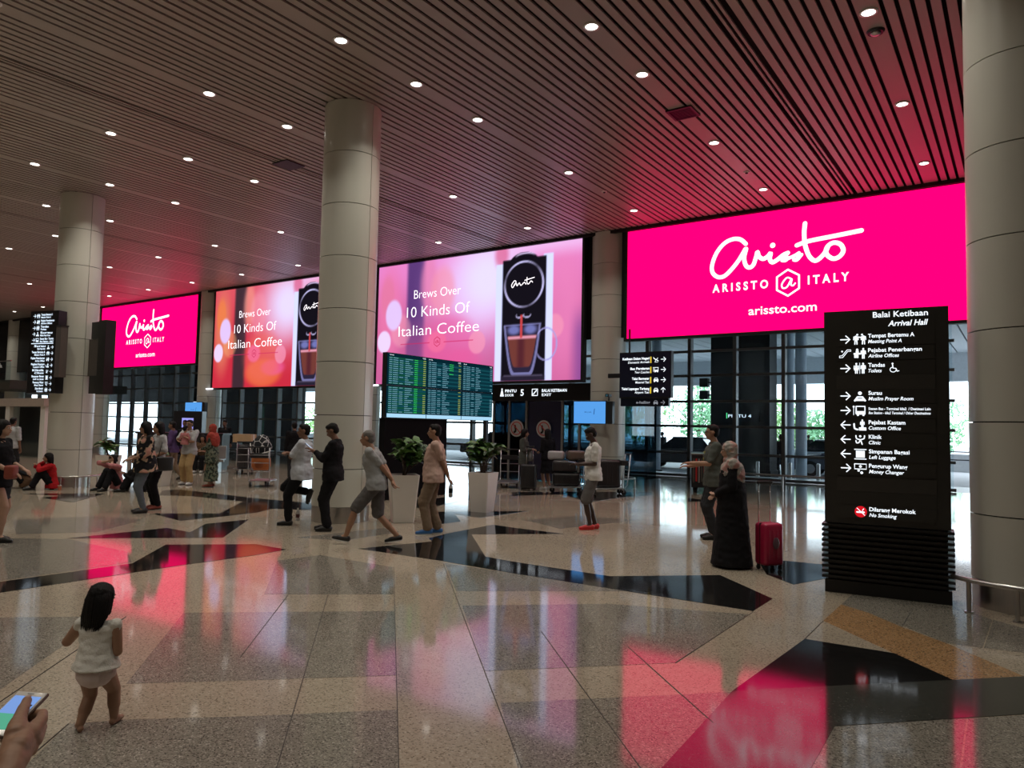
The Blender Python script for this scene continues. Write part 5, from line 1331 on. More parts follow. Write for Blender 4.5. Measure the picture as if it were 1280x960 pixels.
        for q in (-1, 1): hb.cap(hp(q * 0.070, 0.0, 0.04), hp(q * 0.074, -0.01, -0.09), 0.026 * hs, 0.022 * hs)
        hb.loft([(hp(0, -0.06, 0.0), (0.084 * hs, 0, 0), (0, 0.055 * hs, 0)), (hp(0, -0.065, -0.10), (0.092 * hs, 0, 0), (0, 0.050 * hs, 0)), (hp(0, -0.075, -Lh * 0.8), (0.085 * hs, 0, 0), (0, 0.038 * hs, 0)), (hp(0, -0.075, -Lh), (0.050 * hs, 0, 0), (0, 0.02 * hs, 0))], 18)
        if hk == 'bun': hb.ell(hp(0, -0.12, 0.05), 0.045 * hs)
        rnd = random.Random(len(label)); ex = MB()
        for k in range(60 if hk != 'bun' else 0):
            a = PI * (1.0 + rnd.uniform(-0.12, 1.12)); x, y = math.cos(a), math.sin(a)
            p = [hp(x * 0.06, y * 0.07 - 0.02, 0.10), hp(x * 0.088, y * 0.085 - 0.03, 0.0), hp(x * 0.094, y * 0.06 - 0.06, -Lh * 0.6), hp(x * 0.088 * rnd.uniform(0.6, 1), y * 0.03 - 0.075, -Lh * rnd.uniform(0.9, 1.12))]
            ex.tube(p, [0.010 * hs, 0.013 * hs, 0.010 * hs, 0.002], 6)
        fin(hb, 'hair', hm, 0.004, 25, v=0.012, extra=ex if ex.v else None)
    elif hk == 'hijab':
        hb.ell(hp(0, -0.025, 0.030), (0.092 * hs, 0.108 * hs, 0.100 * hs), 18, 12, HR)
        hb.ell(hp(0, -0.03, -0.05), (0.094 * hs, 0.088 * hs, 0.10 * hs), 18, 12, HR)
        hb.cap(hp(-0.03, 0.045, -0.125), hp(0.03, 0.045, -0.125), 0.040 * hs)
        c = B(0, -0.01, 0.44); c2 = B(0, -0.015, 0.34)
        hb.loft([(hc + Vector((0, -0.02, -0.10)), (0.088, 0, 0), (0, 0.085, 0)), (nb + Vector((0, 0.0, 0.0)), (0.12, 0, 0), (0, 0.10, 0)), (c, (0.235, 0, 0), (0, 0.15, 0)), (c2, (0.25, 0, 0), (0, 0.165, 0)), (B(0, -0.03, 0.22), (0.20, 0, 0), (0, 0.14, 0)), (B(0, -0.06, 0.16), (0.10, 0, 0), (0, 0.09, 0))], 22)
        for i in range(2): hb.cap(nb + Vector((0, 0, -0.02)), sh[i] + Vector((0, 0, 0.005)), 0.080, 0.092)
        fin(hb, 'headscarf', hm, 0.010, 14, v=0.012)
    # --- clothes
    def sleeve(mb, i, frac, r):
        a, c, d = sh[i], el[i], wz[i]
        if frac <= 1: mb.cap(a, a + (c - a) * frac, r + 0.012, r + 0.006); 
        else: mb.cap(a, c, r + 0.008, r); mb.cap(c, c + (d - c) * min(1, frac - 1), r - 0.002, r - 0.012)
    if bot:
        kd, m, ln = bot[0], bot[1], bot[2]
        q = MB()
        if kd == 'legs':
            loose = bot[3] if len(bot) > 3 else 0.016
            torso(q, 0.98, 0.012, -0.10, 0.0)
            for i in range(2):
                q.cap(hip[i] + Vector((0, 0, 0.0)), hip[i] + (kn[i] - hip[i]) * min(1, ln), 0.092 * g + loose * 0.4, 0.062 + loose)
                if ln > 1: q.cap(kn[i], kn[i] + (ak[i] - kn[i]) * (ln - 1), 0.060 + loose * 0.8, 0.044 + loose)
            fin(q, 'trousers' if ln > 1.3 else 'shorts', m, 0.008, 11)
        elif kd == 'skirt':
            hem = ln; zt = P.z + 0.10; rx = bot[3]
            kc = (kn[0] + kn[1]) / 2
            q.loft([(P + Vector((0, 0, 0.10)), (0.15 * g, 0, 0), (0, 0.11 * g, 0)), (P + Vector((0, 0, -0.05)), (0.185 * g, 0, 0), (0, 0.135 * g, 0)), (P + Vector((0, 0.0, -0.35)), (0.17 + rx * 0.5, 0, 0), (0, 0.13 + rx * 0.45, 0)), (Vector((P.x, P.y * 0.6 , hem)), (0.16 + rx, 0, 0), (0, 0.12 + rx, 0))], 24)
            fin(q, 'skirt', m, 0.016, 7)
        elif kd == 'diaper':
            torso(q, 1.12, 0.02, -0.10, 0.08); q.ell(P + Vector((0, -0.015, -0.07)), (0.19, 0.17, 0.13)); fin(q, 'nappy_pants', m, 0.006, 11)
    if top:
        kd, m, slv, hem = top[0], top[1], top[2], top[3]
        bel = top[4] if len(top) > 4 else 0.0
        q = MB(); torso(q, 1.05, 0.024, -0.02, 0.445, bel)
        hz_ = P + Vector((0, 0.0, hem))
        if kd == 'robe':
            q.loft([(B(0, 0, 0.40), (0.19 * g, 0, 0), (0, 0.13 * g, 0)), (P + Vector((0, 0, 0.05)), (0.21 * g, 0, 0), (0, 0.17 * g, 0)), (P + Vector((0, 0, -0.4)), (0.23 * g, 0, 0), (0, 0.20 * g, 0)), (Vector((P.x, P.y, 0.03)), (0.27 * g, 0, 0), (0, 0.25 * g, 0))], 26)
        elif kd == 'swing':
            q.loft([(B(0, 0, 0.34), (0.16 * g, 0, 0), (0, 0.12 * g, 0)), (P + Vector((0, 0, 0.10)), (0.20 * g, 0, 0), (0, 0.165 * g, 0)), (hz_, (0.245 * g, 0, 0), (0, 0.21 * g, 0))], 26)
        else:
            q.loft([(P + Vector((0, bel * 0.3, 0.10)), (0.172 * g, 0, 0), (0, 0.125 * g + bel * 0.5, 0)), (P + Vector((0, bel * 0.2, 0.0)), (0.206 * g + 0.006, 0, 0), (0, 0.146 * g + bel * 0.4, 0)), (hz_, (0.208 * g + 0.006, 0, 0), (0, 0.150 * g + bel * 0.2, 0))], 24)
        for i in range(2):
            q.cap(B((-1, 1)[i] * 0.09, -0.01, 0.43), sh[i], 0.055, 0.058)
            if slv > 0: sleeve(q, i, slv, 0.057 + (0.008 if kd == 'robe' else 0))
        q.cap(B(0, -0.015, 0.46), B(0, -0.015, 0.475), 0.066); q.ell(B(0, -0.03, 0.435), (0.125, 0.085, 0.055))
        fin(q, {'robe': 'robe', 'swing': 'blouse', 'coat': 'jacket'}.get(kd, 'shirt'), m, 0.012 if kd != 'robe' else 0.009, 9)
        if kd == 'polo' or kd == 'shirt':
            cc = MB()
            for sgn in (-1, 1): cc.cap([c * s for c in B(sgn * 0.055, 0.02, 0.475)], [c * s for c in B(sgn * 0.015, 0.072, 0.44)], 0.016 * s, 0.010 * s)
            cc.cap([c * s for c in B(-0.055, -0.04, 0.485)], [c * s for c in B(0.055, -0.04, 0.485)], 0.018 * s); cc.build('collar', m, t)
    if shoe:
        for i in range(2):
            q = MB(); f = ak[i]; tv = toe[i]; dn = Vector((0, 0, -1)); dn = (dn - tv * dn.dot(tv)).normalized()
            q.cap(f + dn * 0.035 - tv * 0.035, f + dn * 0.045 + tv * 0.10, 0.043, 0.040); q.cap(f + dn * 0.048 + tv * 0.05, f + dn * 0.055 + tv * 0.165, 0.040, 0.030); 
            if shoe[0] == 'boot': q.cap(f + (kn[i] - f) * 0.12, f + dn * 0.02, 0.05, 0.05)
            fin(q, 'shoe', shoe[1], 0.0, v=0.010)
            so = MB(); c0 = f + dn * 0.072 - tv * 0.06; c1 = f + dn * 0.078 + tv * 0.185; sd = tv.cross(dn).normalized()
            vs = []
            for z in (0, 0.014):
                for p, w_ in ((c0, 0.030), (c0 + (c1 - c0) * 0.5, 0.040), (c0 + (c1 - c0) * 0.8, 0.043), (c1, 0.024)):
                    vs += [(p + sd * w_ + dn * (z - 0.006)) * s, (p - sd * w_ + dn * (z - 0.006)) * s]
            fs = []
            for a in range(3): fs += [(2 * a, 2 * a + 1, 2 * a + 3, 2 * a + 2), (8 + 2 * a, 8 + 2 * a + 2, 8 + 2 * a + 3, 8 + 2 * a + 1), (2 * a, 2 * a + 2, 8 + 2 * a + 2, 8 + 2 * a), (2 * a + 1, 8 + 2 * a + 1, 8 + 2 * a + 3, 2 * a + 3)]
            fs += [(0, 8, 9, 1), (6, 7, 15, 14)]
            so.add(vs, fs); so.build('sole', shoe[2] if len(shoe) > 2 else M_rubber, t)
    J = dict(head=hc * s, HR=HR, hp=lambda x, y, z: hp(x, y, z) * s, wr=[w * s for w in wz], el=[w * s for w in el], sh=[w * s for w in sh], kn=[w * s for w in kn], P=P * s, B=lambda x, y, z: B(x, y, z) * s, s=s, hc=hc * s)
    return t, J
def worldpt(t, v):
    c, n = math.cos(t.rotation_euler.z), math.sin(t.rotation_euler.z)
    return Vector((t.location.x + c * v[0] - n * v[1], t.location.y + n * v[0] + c * v[1], t.location.z + v[2]))
def specs(t, J, dark=True):
    m = MB(); m_l = MB()
    for q in (-1, 1):
        ribb = [J['hp'](q * 0.031 + 0.022 * math.cos(a * PI / 5), 0.094, 0.004 + 0.017 * math.sin(a * PI / 5)) for a in range(11)]
        m.tube(ribb, 0.0025, 5); m_l.ell(J['hp'](q * 0.031, 0.093, 0.004), (0.019, 0.004, 0.014), 10, 6, J['HR'])
        m.tube([J['hp'](q * 0.053, 0.09, 0.006), J['hp'](q * 0.082, 0.0, 0.01)], 0.0025, 5)
    m.build('spectacles', M_black, t)
    if dark: m_l.build('dark_lenses', M_eye, t)
def phone(t, J, i, label, glow=(0.7, 0.8, 1.0), off=(0, 0.09, 0.02), tilt=-0.6):
    w = worldpt(t, J['wr'][i] + Vector(off))
    p = empty('phone', label, 'phone', w, t.rotation_euler.z); p.rotation_euler = (tilt, 0, t.rotation_euler.z)
    MB().rbox(-0.036, 0.036, -0.075, 0.075, -0.004, 0.004, 0.003).build('case', M_black, p); MB().box(-0.032, 0.032, -0.066, 0.066, 0.0041, 0.0048).build('screen', emis('phone_screen', glow, 0.8), p)

C_black = cloth('black', (0.012, 0.012, 0.014)); C_char = cloth('charcoal', (0.03, 0.032, 0.036)); C_lgrey = cloth('light_grey', (0.42, 0.43, 0.44)); C_wstripe = cloth('white_blue', (0.50, 0.53, 0.58))
C_grey = cloth('heather_grey', (0.30, 0.31, 0.31)); C_short = cloth('grey_shorts', (0.12, 0.115, 0.115)); C_pink = cloth('salmon', (0.52, 0.36, 0.30), 0.25); C_khaki = cloth('khaki', (0.22, 0.16, 0.11)); C_white = cloth('white', (0.66, 0.66, 0.64))
C_red = cloth('red', (0.40, 0.015, 0.02)); C_beige = cloth('sand', (0.42, 0.29, 0.14)); C_brown = cloth('brown', (0.12, 0.07, 0.04)); C_jean = cloth('grey_jeans', (0.13, 0.155, 0.18)); C_rscarf = cloth('rust_scarf', (0.33, 0.055, 0.04)); C_pinkt = cloth('pink_top', (0.50, 0.20, 0.20)); C_purple = cloth('purple', (0.10, 0.06, 0.16)); C_olive = cloth('olive_grey', (0.09, 0.10, 0.09))
S_black = pm('shoe_black', (0.012, 0.012, 0.012), 0.4); S_white = pm('shoe_white', (0.6, 0.6, 0.58), 0.5); S_blue = pm('shoe_blue', (0.02, 0.12, 0.35), 0.5); S_red = pm('shoe_red', (0.6, 0.03, 0.03), 0.4); S_brown = pm('shoe_red_brown', (0.25, 0.05, 0.03), 0.5)
def pattern(name, ca, cb, sc, thr=0.5, cc=None):
    m = bpy.data.materials.new(name); m.use_nodes = True; nt = m.node_tree; b = nt.nodes['Principled BSDF']
    tc = nt.nodes.new('ShaderNodeTexCoord'); v = nt.nodes.new('ShaderNodeTexNoise'); v.inputs['Scale'].default_value = sc; v.inputs['Detail'].default_value = 1.5
    nt.links.new(tc.outputs['Object'], v.inputs['Vector']); r = nt.nodes.new('ShaderNodeValToRGB'); e = r.color_ramp.elements
    e[0].position = thr - 0.02; e[0].color = list(ca) + [1]; e[1].position = thr + 0.02; e[1].color = list(cb) + [1]
    if cc: k = e.new(min(0.98, thr + 0.09)); k.color = list(cc) + [1]
    nt.links.new(v.outputs[0], r.inputs[0]); nt.links.new(r.outputs[0], b.inputs['Base Color']); b.inputs['Roughness'].default_value = 0.85; b.inputs['Specular IOR Level'].default_value = 0.2
    return m
C_floral = pattern('black_floral_cloth', (0.012, 0.012, 0.015), (0.42, 0.33, 0.22), 9, 0.56, (0.5, 0.25, 0.2))
C_batik = pattern('green_batik_cloth', (0.03, 0.045, 0.035), (0.22, 0.20, 0.14), 16, 0.5, (0.10, 0.14, 0.10))
C_hij = pattern('printed_grey_scarf', (0.28, 0.27, 0.24), (0.44, 0.40, 0.36), 12, 0.46, (0.40, 0.22, 0.20))
LFT, RGT, TWD, AWY = R_(124.6), R_(-55.4), R_(-145.3), R_(34.7)

# 1 man with arms crossed, foot up on the pillar
t, J = figure('man in white shirt and black trousers leaning on central pillar, arms crossed, one foot raised', (-9.80, 7.98), R_(122), 1.66, 'brown', lean=-0.05, pel=(0, -0.14, -0.02),
              an=[(-0.09, 0.03, 0.085), (0.08, -0.22, 0.54)], toe=[(0, 1, 0), (0.0, 0.35, -0.95)], kh=[(0, 1, 0), (0.1, 1, 0)], wr=[(0.05, 0.08, 1.16), (-0.05, 0.11, 1.19)], eh=[(-1, 0.1, -0.8), (1, 0.1, -0.8)],
              hand_dir=[(1, 0.1, 0.1), (-1, 0.1, 0.1)], top=('shirt', C_wstripe, 0.85, -0.16, 0.03), bot=('legs', C_black, 1.92, 0.02), shoe=('low', S_black), girth=1.12, head=(R_(15), 0.0))
MB().cyl(J['wr'][0] - Vector((0.03, 0, 0)), J['wr'][0], 0.034, n=16).build('watch', M_black, t)
# 2 man in black looking at the phone
t, J = figure('man in black shirt and trousers beside central pillar, looking down at his phone', (-8.88, 7.92), R_(124), 1.66, 'brown', lean=-0.02, pel=(0, -0.06, 0), head=(0, 0.5),
              an=[(-0.10, -0.02, 0.085), (0.10, 0.06, 0.085)], wr=[(-0.06, 0.24, 1.25), (0.10, 0.23, 1.20)], eh=[(-0.6, -0.4, -1), (0.6, -0.4, -1)], hand_dir=[(0.1, 0.9, 0.5), (-0.3, 0.9, 0.5)], top=('shirt', C_black, 1.8, -0.14, 0.02), bot=('legs', C_black, 1.95, 0.025), shoe=('low', S_black), girth=1.08)
phone(t, J, 0, 'dark phone held by the man in black', off=(0.05, 0.10, 0.07), tilt=0.7)
# 3 walking man
t, J = figure('grey haired man in grey t-shirt and shorts striding left, hands behind his back', (-7.44, 7.46), R_(122), 1.64, 'tan', lean=0.20, head=(0, 0.05), pel=(0, -0.02, -0.055),
              an=[(-0.07, 0.38, 0.115), (0.07, -0.33, 0.12)], toe=[(0, 1, 0.18), (0, 1, -0.15)], kh=[(0, 1, 0), (0, 1, 0.1)], wr=[(0.05, -0.25, 0.90), (0.02, -0.27, 0.87)], eh=[(-1, -0.6, 0), (1, -0.6, 0)], hand_dir=[(0.4, -0.2, -1), (-0.3, -0.6, -0.8)],
              top=('tee', C_grey, 0.75, -0.10), bot=('legs', C_short, 0.94, 0.03), shoe=('low', S_black, S_white), hair=('bald_short', M_ghair), girth=1.03)
# 4 polo man
t, J = figure('man in salmon pink polo shirt, khaki trousers and blue shoes, hands behind his back', (-7.45, 8.72), R_(124), 1.68, 'tan', lean=-0.03, an=[(-0.08, 0.06, 0.085), (0.08, -0.08, 0.085)], wr=[(0.03, -0.22, 0.90), (0.06, -0.23, 0.84)], eh=[(-1, -0.7, 0), (1, -0.7, 0)],
              hand_dir=[(0.3, -0.3, -1), (-0.1, -0.4, -1)], top=('polo', C_pink, 0.8, -0.13, 0.03), bot=('legs', C_khaki, 1.9, 0.03), shoe=('low', S_blue, S_white), girth=1.05)
w = worldpt(t, J['wr'][1] + Vector((-0.02, -0.05, -0.04)))
q = empty('water_bottle', 'clear dark capped bottle hanging from the hand of the polo shirt man', 'bottle', w, t.rotation_euler.z)
MB().tube([(0, 0, -0.28), (0, 0, -0.27), (0, 0, -0.12), (0, 0, -0.08), (0, 0, -0.07)], [0.02, 0.032, 0.032, 0.014, 0.014], 12).build('bottle_body', pm('clear_plastic', (0.5, 0.5, 0.5), 0.2), q); MB().cyl((0, 0, -0.21), (0, 0, -0.14), 0.033, n=14).build('wrap', C_black, q); MB().cyl((0, 0, -0.07), (0, 0, -0.05), 0.015, n=10).build('cap', M_black, q)
# 5 man in white t-shirt, red shoes
t, J = figure('dark skinned man in white t-shirt, grey shorts and red shoes looking at his phone', (-5.88, 10.92), R_(125), 1.68, 'dark', lean=0.0, head=(0, 0.55), an=[(-0.07, 0.05, 0.085), (0.07, -0.05, 0.085)], wr=[(-0.10, 0.24, 1.08), (0.08, 0.25, 1.06)], eh=[(-0.4, -1, -0.5), (0.4, -1, -0.5)],
              hand_dir=[(0.3, 1, 0.15), (-0.3, 1, 0.15)], top=('tee', C_white, 0.72, -0.12), bot=('legs', C_short, 1.0, 0.028), shoe=('low', S_red, S_red), girth=1.0)
phone(t, J, 0, 'phone held by the man in the white t-shirt', off=(0.08, 0.12, 0.025), tilt=0.15)
# 6 woman in black robe
t, J = figure('woman in long black robe and patterned pale headscarf standing with the pink suitcase', (-2.98, 9.12), R_(110), 1.53, 'light', lean=0.02, head=(R_(10), 0.08), wr=[(-0.12, 0.20, 0.98), (0.02, 0.22, 0.95)], eh=[(-0.6, -0.8, -0.3), (0.7, -0.7, -0.3)], hand_dir=[(0.8, 0.5, -0.1), (-0.8, 0.5, -0.1)],
              top=('robe', C_black, 1.92, -0.7), shoe=('low', S_black), hair=('hijab', C_hij), girth=1.12)
# 7 man in sunglasses
t, J = figure('man in sunglasses and dark vest with lanyard behind the woman in black, reaching forward', (-3.95, 11.25), R_(118), 1.76, 'tan', lean=0.02, wr=[(-0.16, 0.36, 1.12), (0.16, 0.34, 1.06)], eh=[(-0.3, -1, -0.6), (0.3, -1, -0.6)], hand_dir=[(0.1, 1, 0), (0, 1, 0)],
              top=('shirt', C_olive, 0.8, -0.15), bot=('legs', C_char, 1.93, 0.02), shoe=('low', S_black), girth=1.08)
specs(t, J)
MB().tube([J['B'](-0.06, 0.0, 0.50), J['B'](-0.05, 0.14, 0.36), J['B'](0, 0.16, 0.22), J['B'](0.05, 0.14, 0.36), J['B'](0.06, 0.0, 0.50)], 0.006, 6).build('lanyard', pm('lanyard_yellow', (0.45, 0.42, 0.12), 0.6), t)
o = MB().rbox(-0.16, 0.16, -0.28, -0.12, 1.05, 1.48, 0.05).build('backpack', C_black, t)
# 8-9 women by the doors
t, J = figure('woman in grey jacket with a grey shoulder bag facing the long haired woman by doors', (-11.15, 16.75), R_(-60), 1.62, 'light', fem=True, wr=[(-0.10, 0.22, 1.10), (0.12, 0.22, 1.12)], eh=[(-0.5, -1, -0.5), (0.5, -1, -0.5)], top=('coat', C_olive, 1.9, -0.25), bot=('legs', C_char, 1.93), shoe=('low', S_black), hair=('bob', None), vox=0.014)
q = MB(); q.loft([((0, 0.17, 0.75), (0.13, 0, 0), (0, 0.06, 0)), ((0, 0.18, 0.9), (0.15, 0, 0), (0, 0.07, 0)), ((0, 0.16, 1.05), (0.10, 0, 0), (0, 0.04, 0))], 14); q.build('shoulder_bag', C_grey, t)
figure('woman with long black hair in knee length black dress and white shoes by the doors', (-10.55, 17.0), R_(70), 1.63, 'light', fem=True, wr=[(-0.10, 0.24, 1.05), (0.12, 0.22, 1.1)], eh=[(-0.5, -1, -0.5), (0.5, -1, -0.5)], top=('shirt', C_black, 1.6, -0.1), bot=('skirt', C_black, 0.46, 0.06), shoe=('low', S_white, S_white), hair=('long', None), vox=0.014, face=False)
# 10-11 two women left
t, J = figure('woman in black floral blouse and grey jeans standing in front at left', (-12.95, 7.25), R_(165), 1.63, 'tan', fem=True, head=(R_(-20), 0.05), an=[(-0.10, 0.02, 0.085), (0.12, -0.02, 0.085)], wr=[(-0.16, 0.24, 1.02), (0.15, 0.24, 1.0)], eh=[(-0.5, -1, -0.4), (0.5, -1, -0.4)], top=('swing', C_floral, 1.5, -0.18), bot=('legs', C_jean, 1.93, 0.008), shoe=('low', S_black), hair=('bob', None), girth=1.08)
t, J = figure('woman in pale blouse with a black shoulder bag, partly hidden behind the floral blouse', (-13.32, 7.70), R_(170), 1.63, 'tan', fem=True, wr=[(-0.2, 0.2, 1.0), (0.2, 0.1, 1.0)], top=('shirt', C_lgrey, 0.9, -0.15), bot=('legs', C_black, 1.93, 0.02), shoe=('low', S_brown), hair=('long', None), face=False)
MB().rbox(-0.33, -0.22, -0.16, 0.14, 0.72, 0.98, 0.03).build('handbag', S_black, t); MB().tube([(-0.27, -0.12, 0.96), (-0.2, -0.02, 1.4), (-0.27, 0.1, 0.96)], 0.008, 6).build('bag_strap', S_black, t)
# 12-14 couple with a baby
t, J = figure('man in white shirt and sand trousers holding a baby, spectacles on', (-17.85, 11.15), R_(-160), 1.68, 'tan', wr=[(0.02, 0.24, 1.12), (-0.02, 0.26, 1.25)], eh=[(-1, -0.1, -0.5), (1, -0.1, -0.5)], an=[(-0.13, 0.08, 0.085), (0.12, 0, 0.085)], hand_dir=[(1, 0.2, 0), (-1, 0.2, 0)], top=('shirt', C_lgrey, 0.85, -0.14), bot=('legs', C_beige, 1.9, 0.035), shoe=('low', S_white), girth=1.05, vox=0.013)
specs(t, J, False)
b = worldpt(t, Vector((-0.02, 0.22, 1.12)))
bt, bj = figure('baby in pink and white clothes carried on the arm of the man in sand trousers', (b.x, b.y), R_(20), 0.85, 'light', hz=b.z - 0.36, hs=1.45, ls=0.7, pel=(0, 0, 0), an=[(-0.12, 0.30, 0.35), (0.12, 0.30, 0.32)], wr=[(-0.15, 0.2, 0.9), (0.15, 0.2, 0.95)], top=('tee', C_pinkt, 1.8, -0.1), bot=('legs', C_white, 1.9), hair=('short', None), face=False, vox=0.016)
figure('woman in rust red headscarf and long green patterned dress facing the man with baby', (-16.85, 11.15), R_(125), 1.58, 'tan', fem=True, wr=[(-0.12, 0.24, 1.02), (0.12, 0.24, 1.05)], eh=[(-0.5, -1, -0.4), (0.5, -1, -0.4)], top=('shirt', C_batik, 1.9, -0.3), bot=('skirt', C_batik, 0.16, 0.06), shoe=('low', S_brown), hair=('hijab', C_rscarf), girth=1.12, vox=0.013)
# 15 walking person behind
t, J = figure('man in purple top and grey trousers walking behind the two women at left', (-19.5, 11.7), R_(130), 1.66, 'brown', lean=0.06, pel=(0, 0, -0.03), an=[(-0.08, 0.22, 0.09), (0.08, -0.26, 0.12)], toe=[(0, 1, 0), (0, 1, -0.2)], wr=[(-0.26, 0.18, 0.88), (0.26, -0.12, 0.82)], top=('shirt', C_purple, 1.7, -0.12), bot=('legs', C_khaki, 1.9, 0.03), shoe=('low', S_black), vox=0.014, face=False)
MB().rbox(-0.17, 0.17, -0.30, -0.13, 0.95, 1.42, 0.05).build('backpack', C_black, t)
# 16 standing dark man behind the trolley
figure('man in dark clothes standing behind the trolley, left of the man with crossed arms', (-17.6, 14.3), R_(60), 1.68, 'brown', top=('coat', C_black, 1.9, -0.2), bot=('legs', C_char, 1.93, 0.02), shoe=('low', S_black), vox=0.014, face=False)
# 17-18 seated on floor by left pillar
seat_an = [(-0.16, 0.42, 0.085), (0.14, 0.40, 0.085)]
t, J = figure('woman in red top sitting on the floor against the left pillar, hand at her chin', (-18.62, 8.22), R_(-200), 1.62, 'tan', fem=True, pel=(0, 0, -0.80), an=seat_an, wr=[(-0.05, 0.30, 0.60), (0.06, 0.17, 0.66)], eh=[(-1, 0, -0.5), (1, 0.1, -0.8)], hand_dir=[(0.7, 0.5, 0), (-0.2, -0.1, 1)], lean=0.15, top=('shirt', C_red, 1.85, -0.1), bot=('legs', C_black, 1.93, 0.03), shoe=('low', S_black), hair=('bob', None), kh=[(0, 0.3, 1), (0, 0.3, 1)])
figure('person in brown shawl sitting bent forward on the floor left of the woman in red', (-19.3, 7.95), R_(150), 1.6, 'brown', pel=(0, 0, -0.80), an=[(-0.14, 0.45, 0.085), (0.14, 0.48, 0.085)], wr=[(-0.1, 0.42, 0.45), (0.1, 0.42, 0.45)], lean=0.55, head=(0, 0.4), top=('coat', C_brown, 1.9, -0.1), bot=('legs', C_black, 1.93, 0.03), shoe=('low', S_black), hair=('hijab', C_char), kh=[(0, 0.3, 1), (0, 0.3, 1)], vox=0.014, face=False)
# 19-20 seated right of the pillar
figure('person in pink top sitting on floor right of the left pillar, hands at face', (-17.5, 9.15), R_(-175), 1.6, 'light', fem=True, pel=(0, 0, -0.80), an=seat_an, wr=[(-0.06, 0.20, 0.70), (0.08, 0.18, 0.72)], eh=[(-1, 0.2, -0.6), (1, 0.2, -0.6)], hand_dir=[(0.1, 0.1, 1), (-0.2, 0.1, 1)], lean=0.2, head=(0, 0.25), top=('shirt', C_pinkt, 1.0, -0.1), bot=('legs', C_black, 1.93, 0.03), shoe=('low', S_black), hair=('bun', None), kh=[(0, 0.3, 1), (0, 0.3, 1)], vox=0.014, face=False)
figure('person in dark clothes sitting on the floor just right of the person in pink', (-16.75, 9.35), R_(140), 1.62, 'brown', pel=(0, 0, -0.80), an=seat_an, wr=[(-0.12, 0.40, 0.42), (0.12, 0.40, 0.42)], lean=0.25, head=(0, 0.2), top=('coat', C_black, 1.9, -0.1), bot=('legs', C_black, 1.93, 0.03), shoe=('low', S_black), hair=('short', None), kh=[(0, 0.3, 1), (0, 0.3, 1)], vox=0.014, face=False)
# 21 woman at the left edge
t, J = figure('woman in black top and black shorts walking in at the left edge of the hall', (-11.25, 4.30), R_(-50), 1.62, 'light', fem=True, an=[(-0.08, -0.05, 0.085), (0.09, 0.10, 0.085)], wr=[(-0.18, 0.22, 1.0), (0.14, 0.24, 0.98)], eh=[(-0.5, -1, -0.3), (0.5, -1, -0.3)], top=('shirt', C_black, 1.3, -0.18), bot=('skirt', C_char, 0.60, 0.03), shoe=('low', S_black), hair=('bob', None), girth=1.02)
MB().rbox(0.08, 0.24, 0.18, 0.30, 0.84, 1.02, 0.03).build('handbag', S_brown, t)
# 22-24 behind the counter and far seated group
figure('person in dark shirt standing behind the dark counter, nearer its left end', (-24.9, 15.35), R_(-150), 1.68, 'brown', top=('shirt', C_black, 1.0, -0.1), bot=('legs', C_char, 1.93), shoe=('low', S_black), vox=0.016, face=False)
figure('person in black jacket standing behind the dark counter near its right end', (-23.7, 16.15), R_(-150), 1.70, 'brown', top=('coat', C_black, 1.8, -0.1), bot=('legs', C_char, 1.93), shoe=('low', S_black), vox=0.016, face=False)
figure('person in white shirt and dark cap of hair behind the left pillar at left', (-22.6, 8.9), R_(30), 1.65, 'brown', top=('shirt', C_lgrey, 1.0, -0.1), bot=('legs', C_char, 1.93), shoe=('low', S_black), vox=0.016, face=False)
sit = dict(pel=(0, -0.35, -0.42), an=[(-0.1, 0.1, 0.085), (0.1, 0.12, 0.085)], wr=[(-0.08, 0.02, 0.72), (0.08, 0.02, 0.72)], lean=0.12, kh=[(0, 1, 0.6), (0, 1, 0.6)])
figure('person in black seated on the metal bench, left seat', (-22.35, 13.5), R_(-140), 1.66, 'brown', top=('shirt', C_black, 1.0, -0.08), bot=('legs', C_char, 1.93, 0.02), shoe=('low', S_black), vox=0.016, face=False, **sit)
figure('person in brown top seated on the metal bench, right of the one in black', (-21.75, 13.95), R_(-140), 1.62, 'tan', top=('shirt', C_brown, 1.0, -0.08), bot=('legs', C_black, 1.93, 0.02), shoe=('low', S_white), hair=('bob', None), vox=0.016, face=False, **sit)
# outside
for x, y, rz, l in ((-15.6, 36.5, 1.2, 'person outside, dark silhouette left beyond the car'), (-9.4, 41.2, 0.3, 'tiny distant person outside between the pillar and the cars'), (-8.3, 31.6, 0.5, 'person outside standing right of the wide pillar'), (-21.3, 30.2, 2.2, 'person in dark red outside the hall doors, left of the open car')):
    figure(l, (x, y), rz, 1.7, 'brown', hz=-0.12, top=('coat', C_black if y != 30.2 else C_red, 1.9, -0.1), bot=('legs', C_char, 1.93, 0.02), shoe=('low', S_black), vox=0.018, face=False)

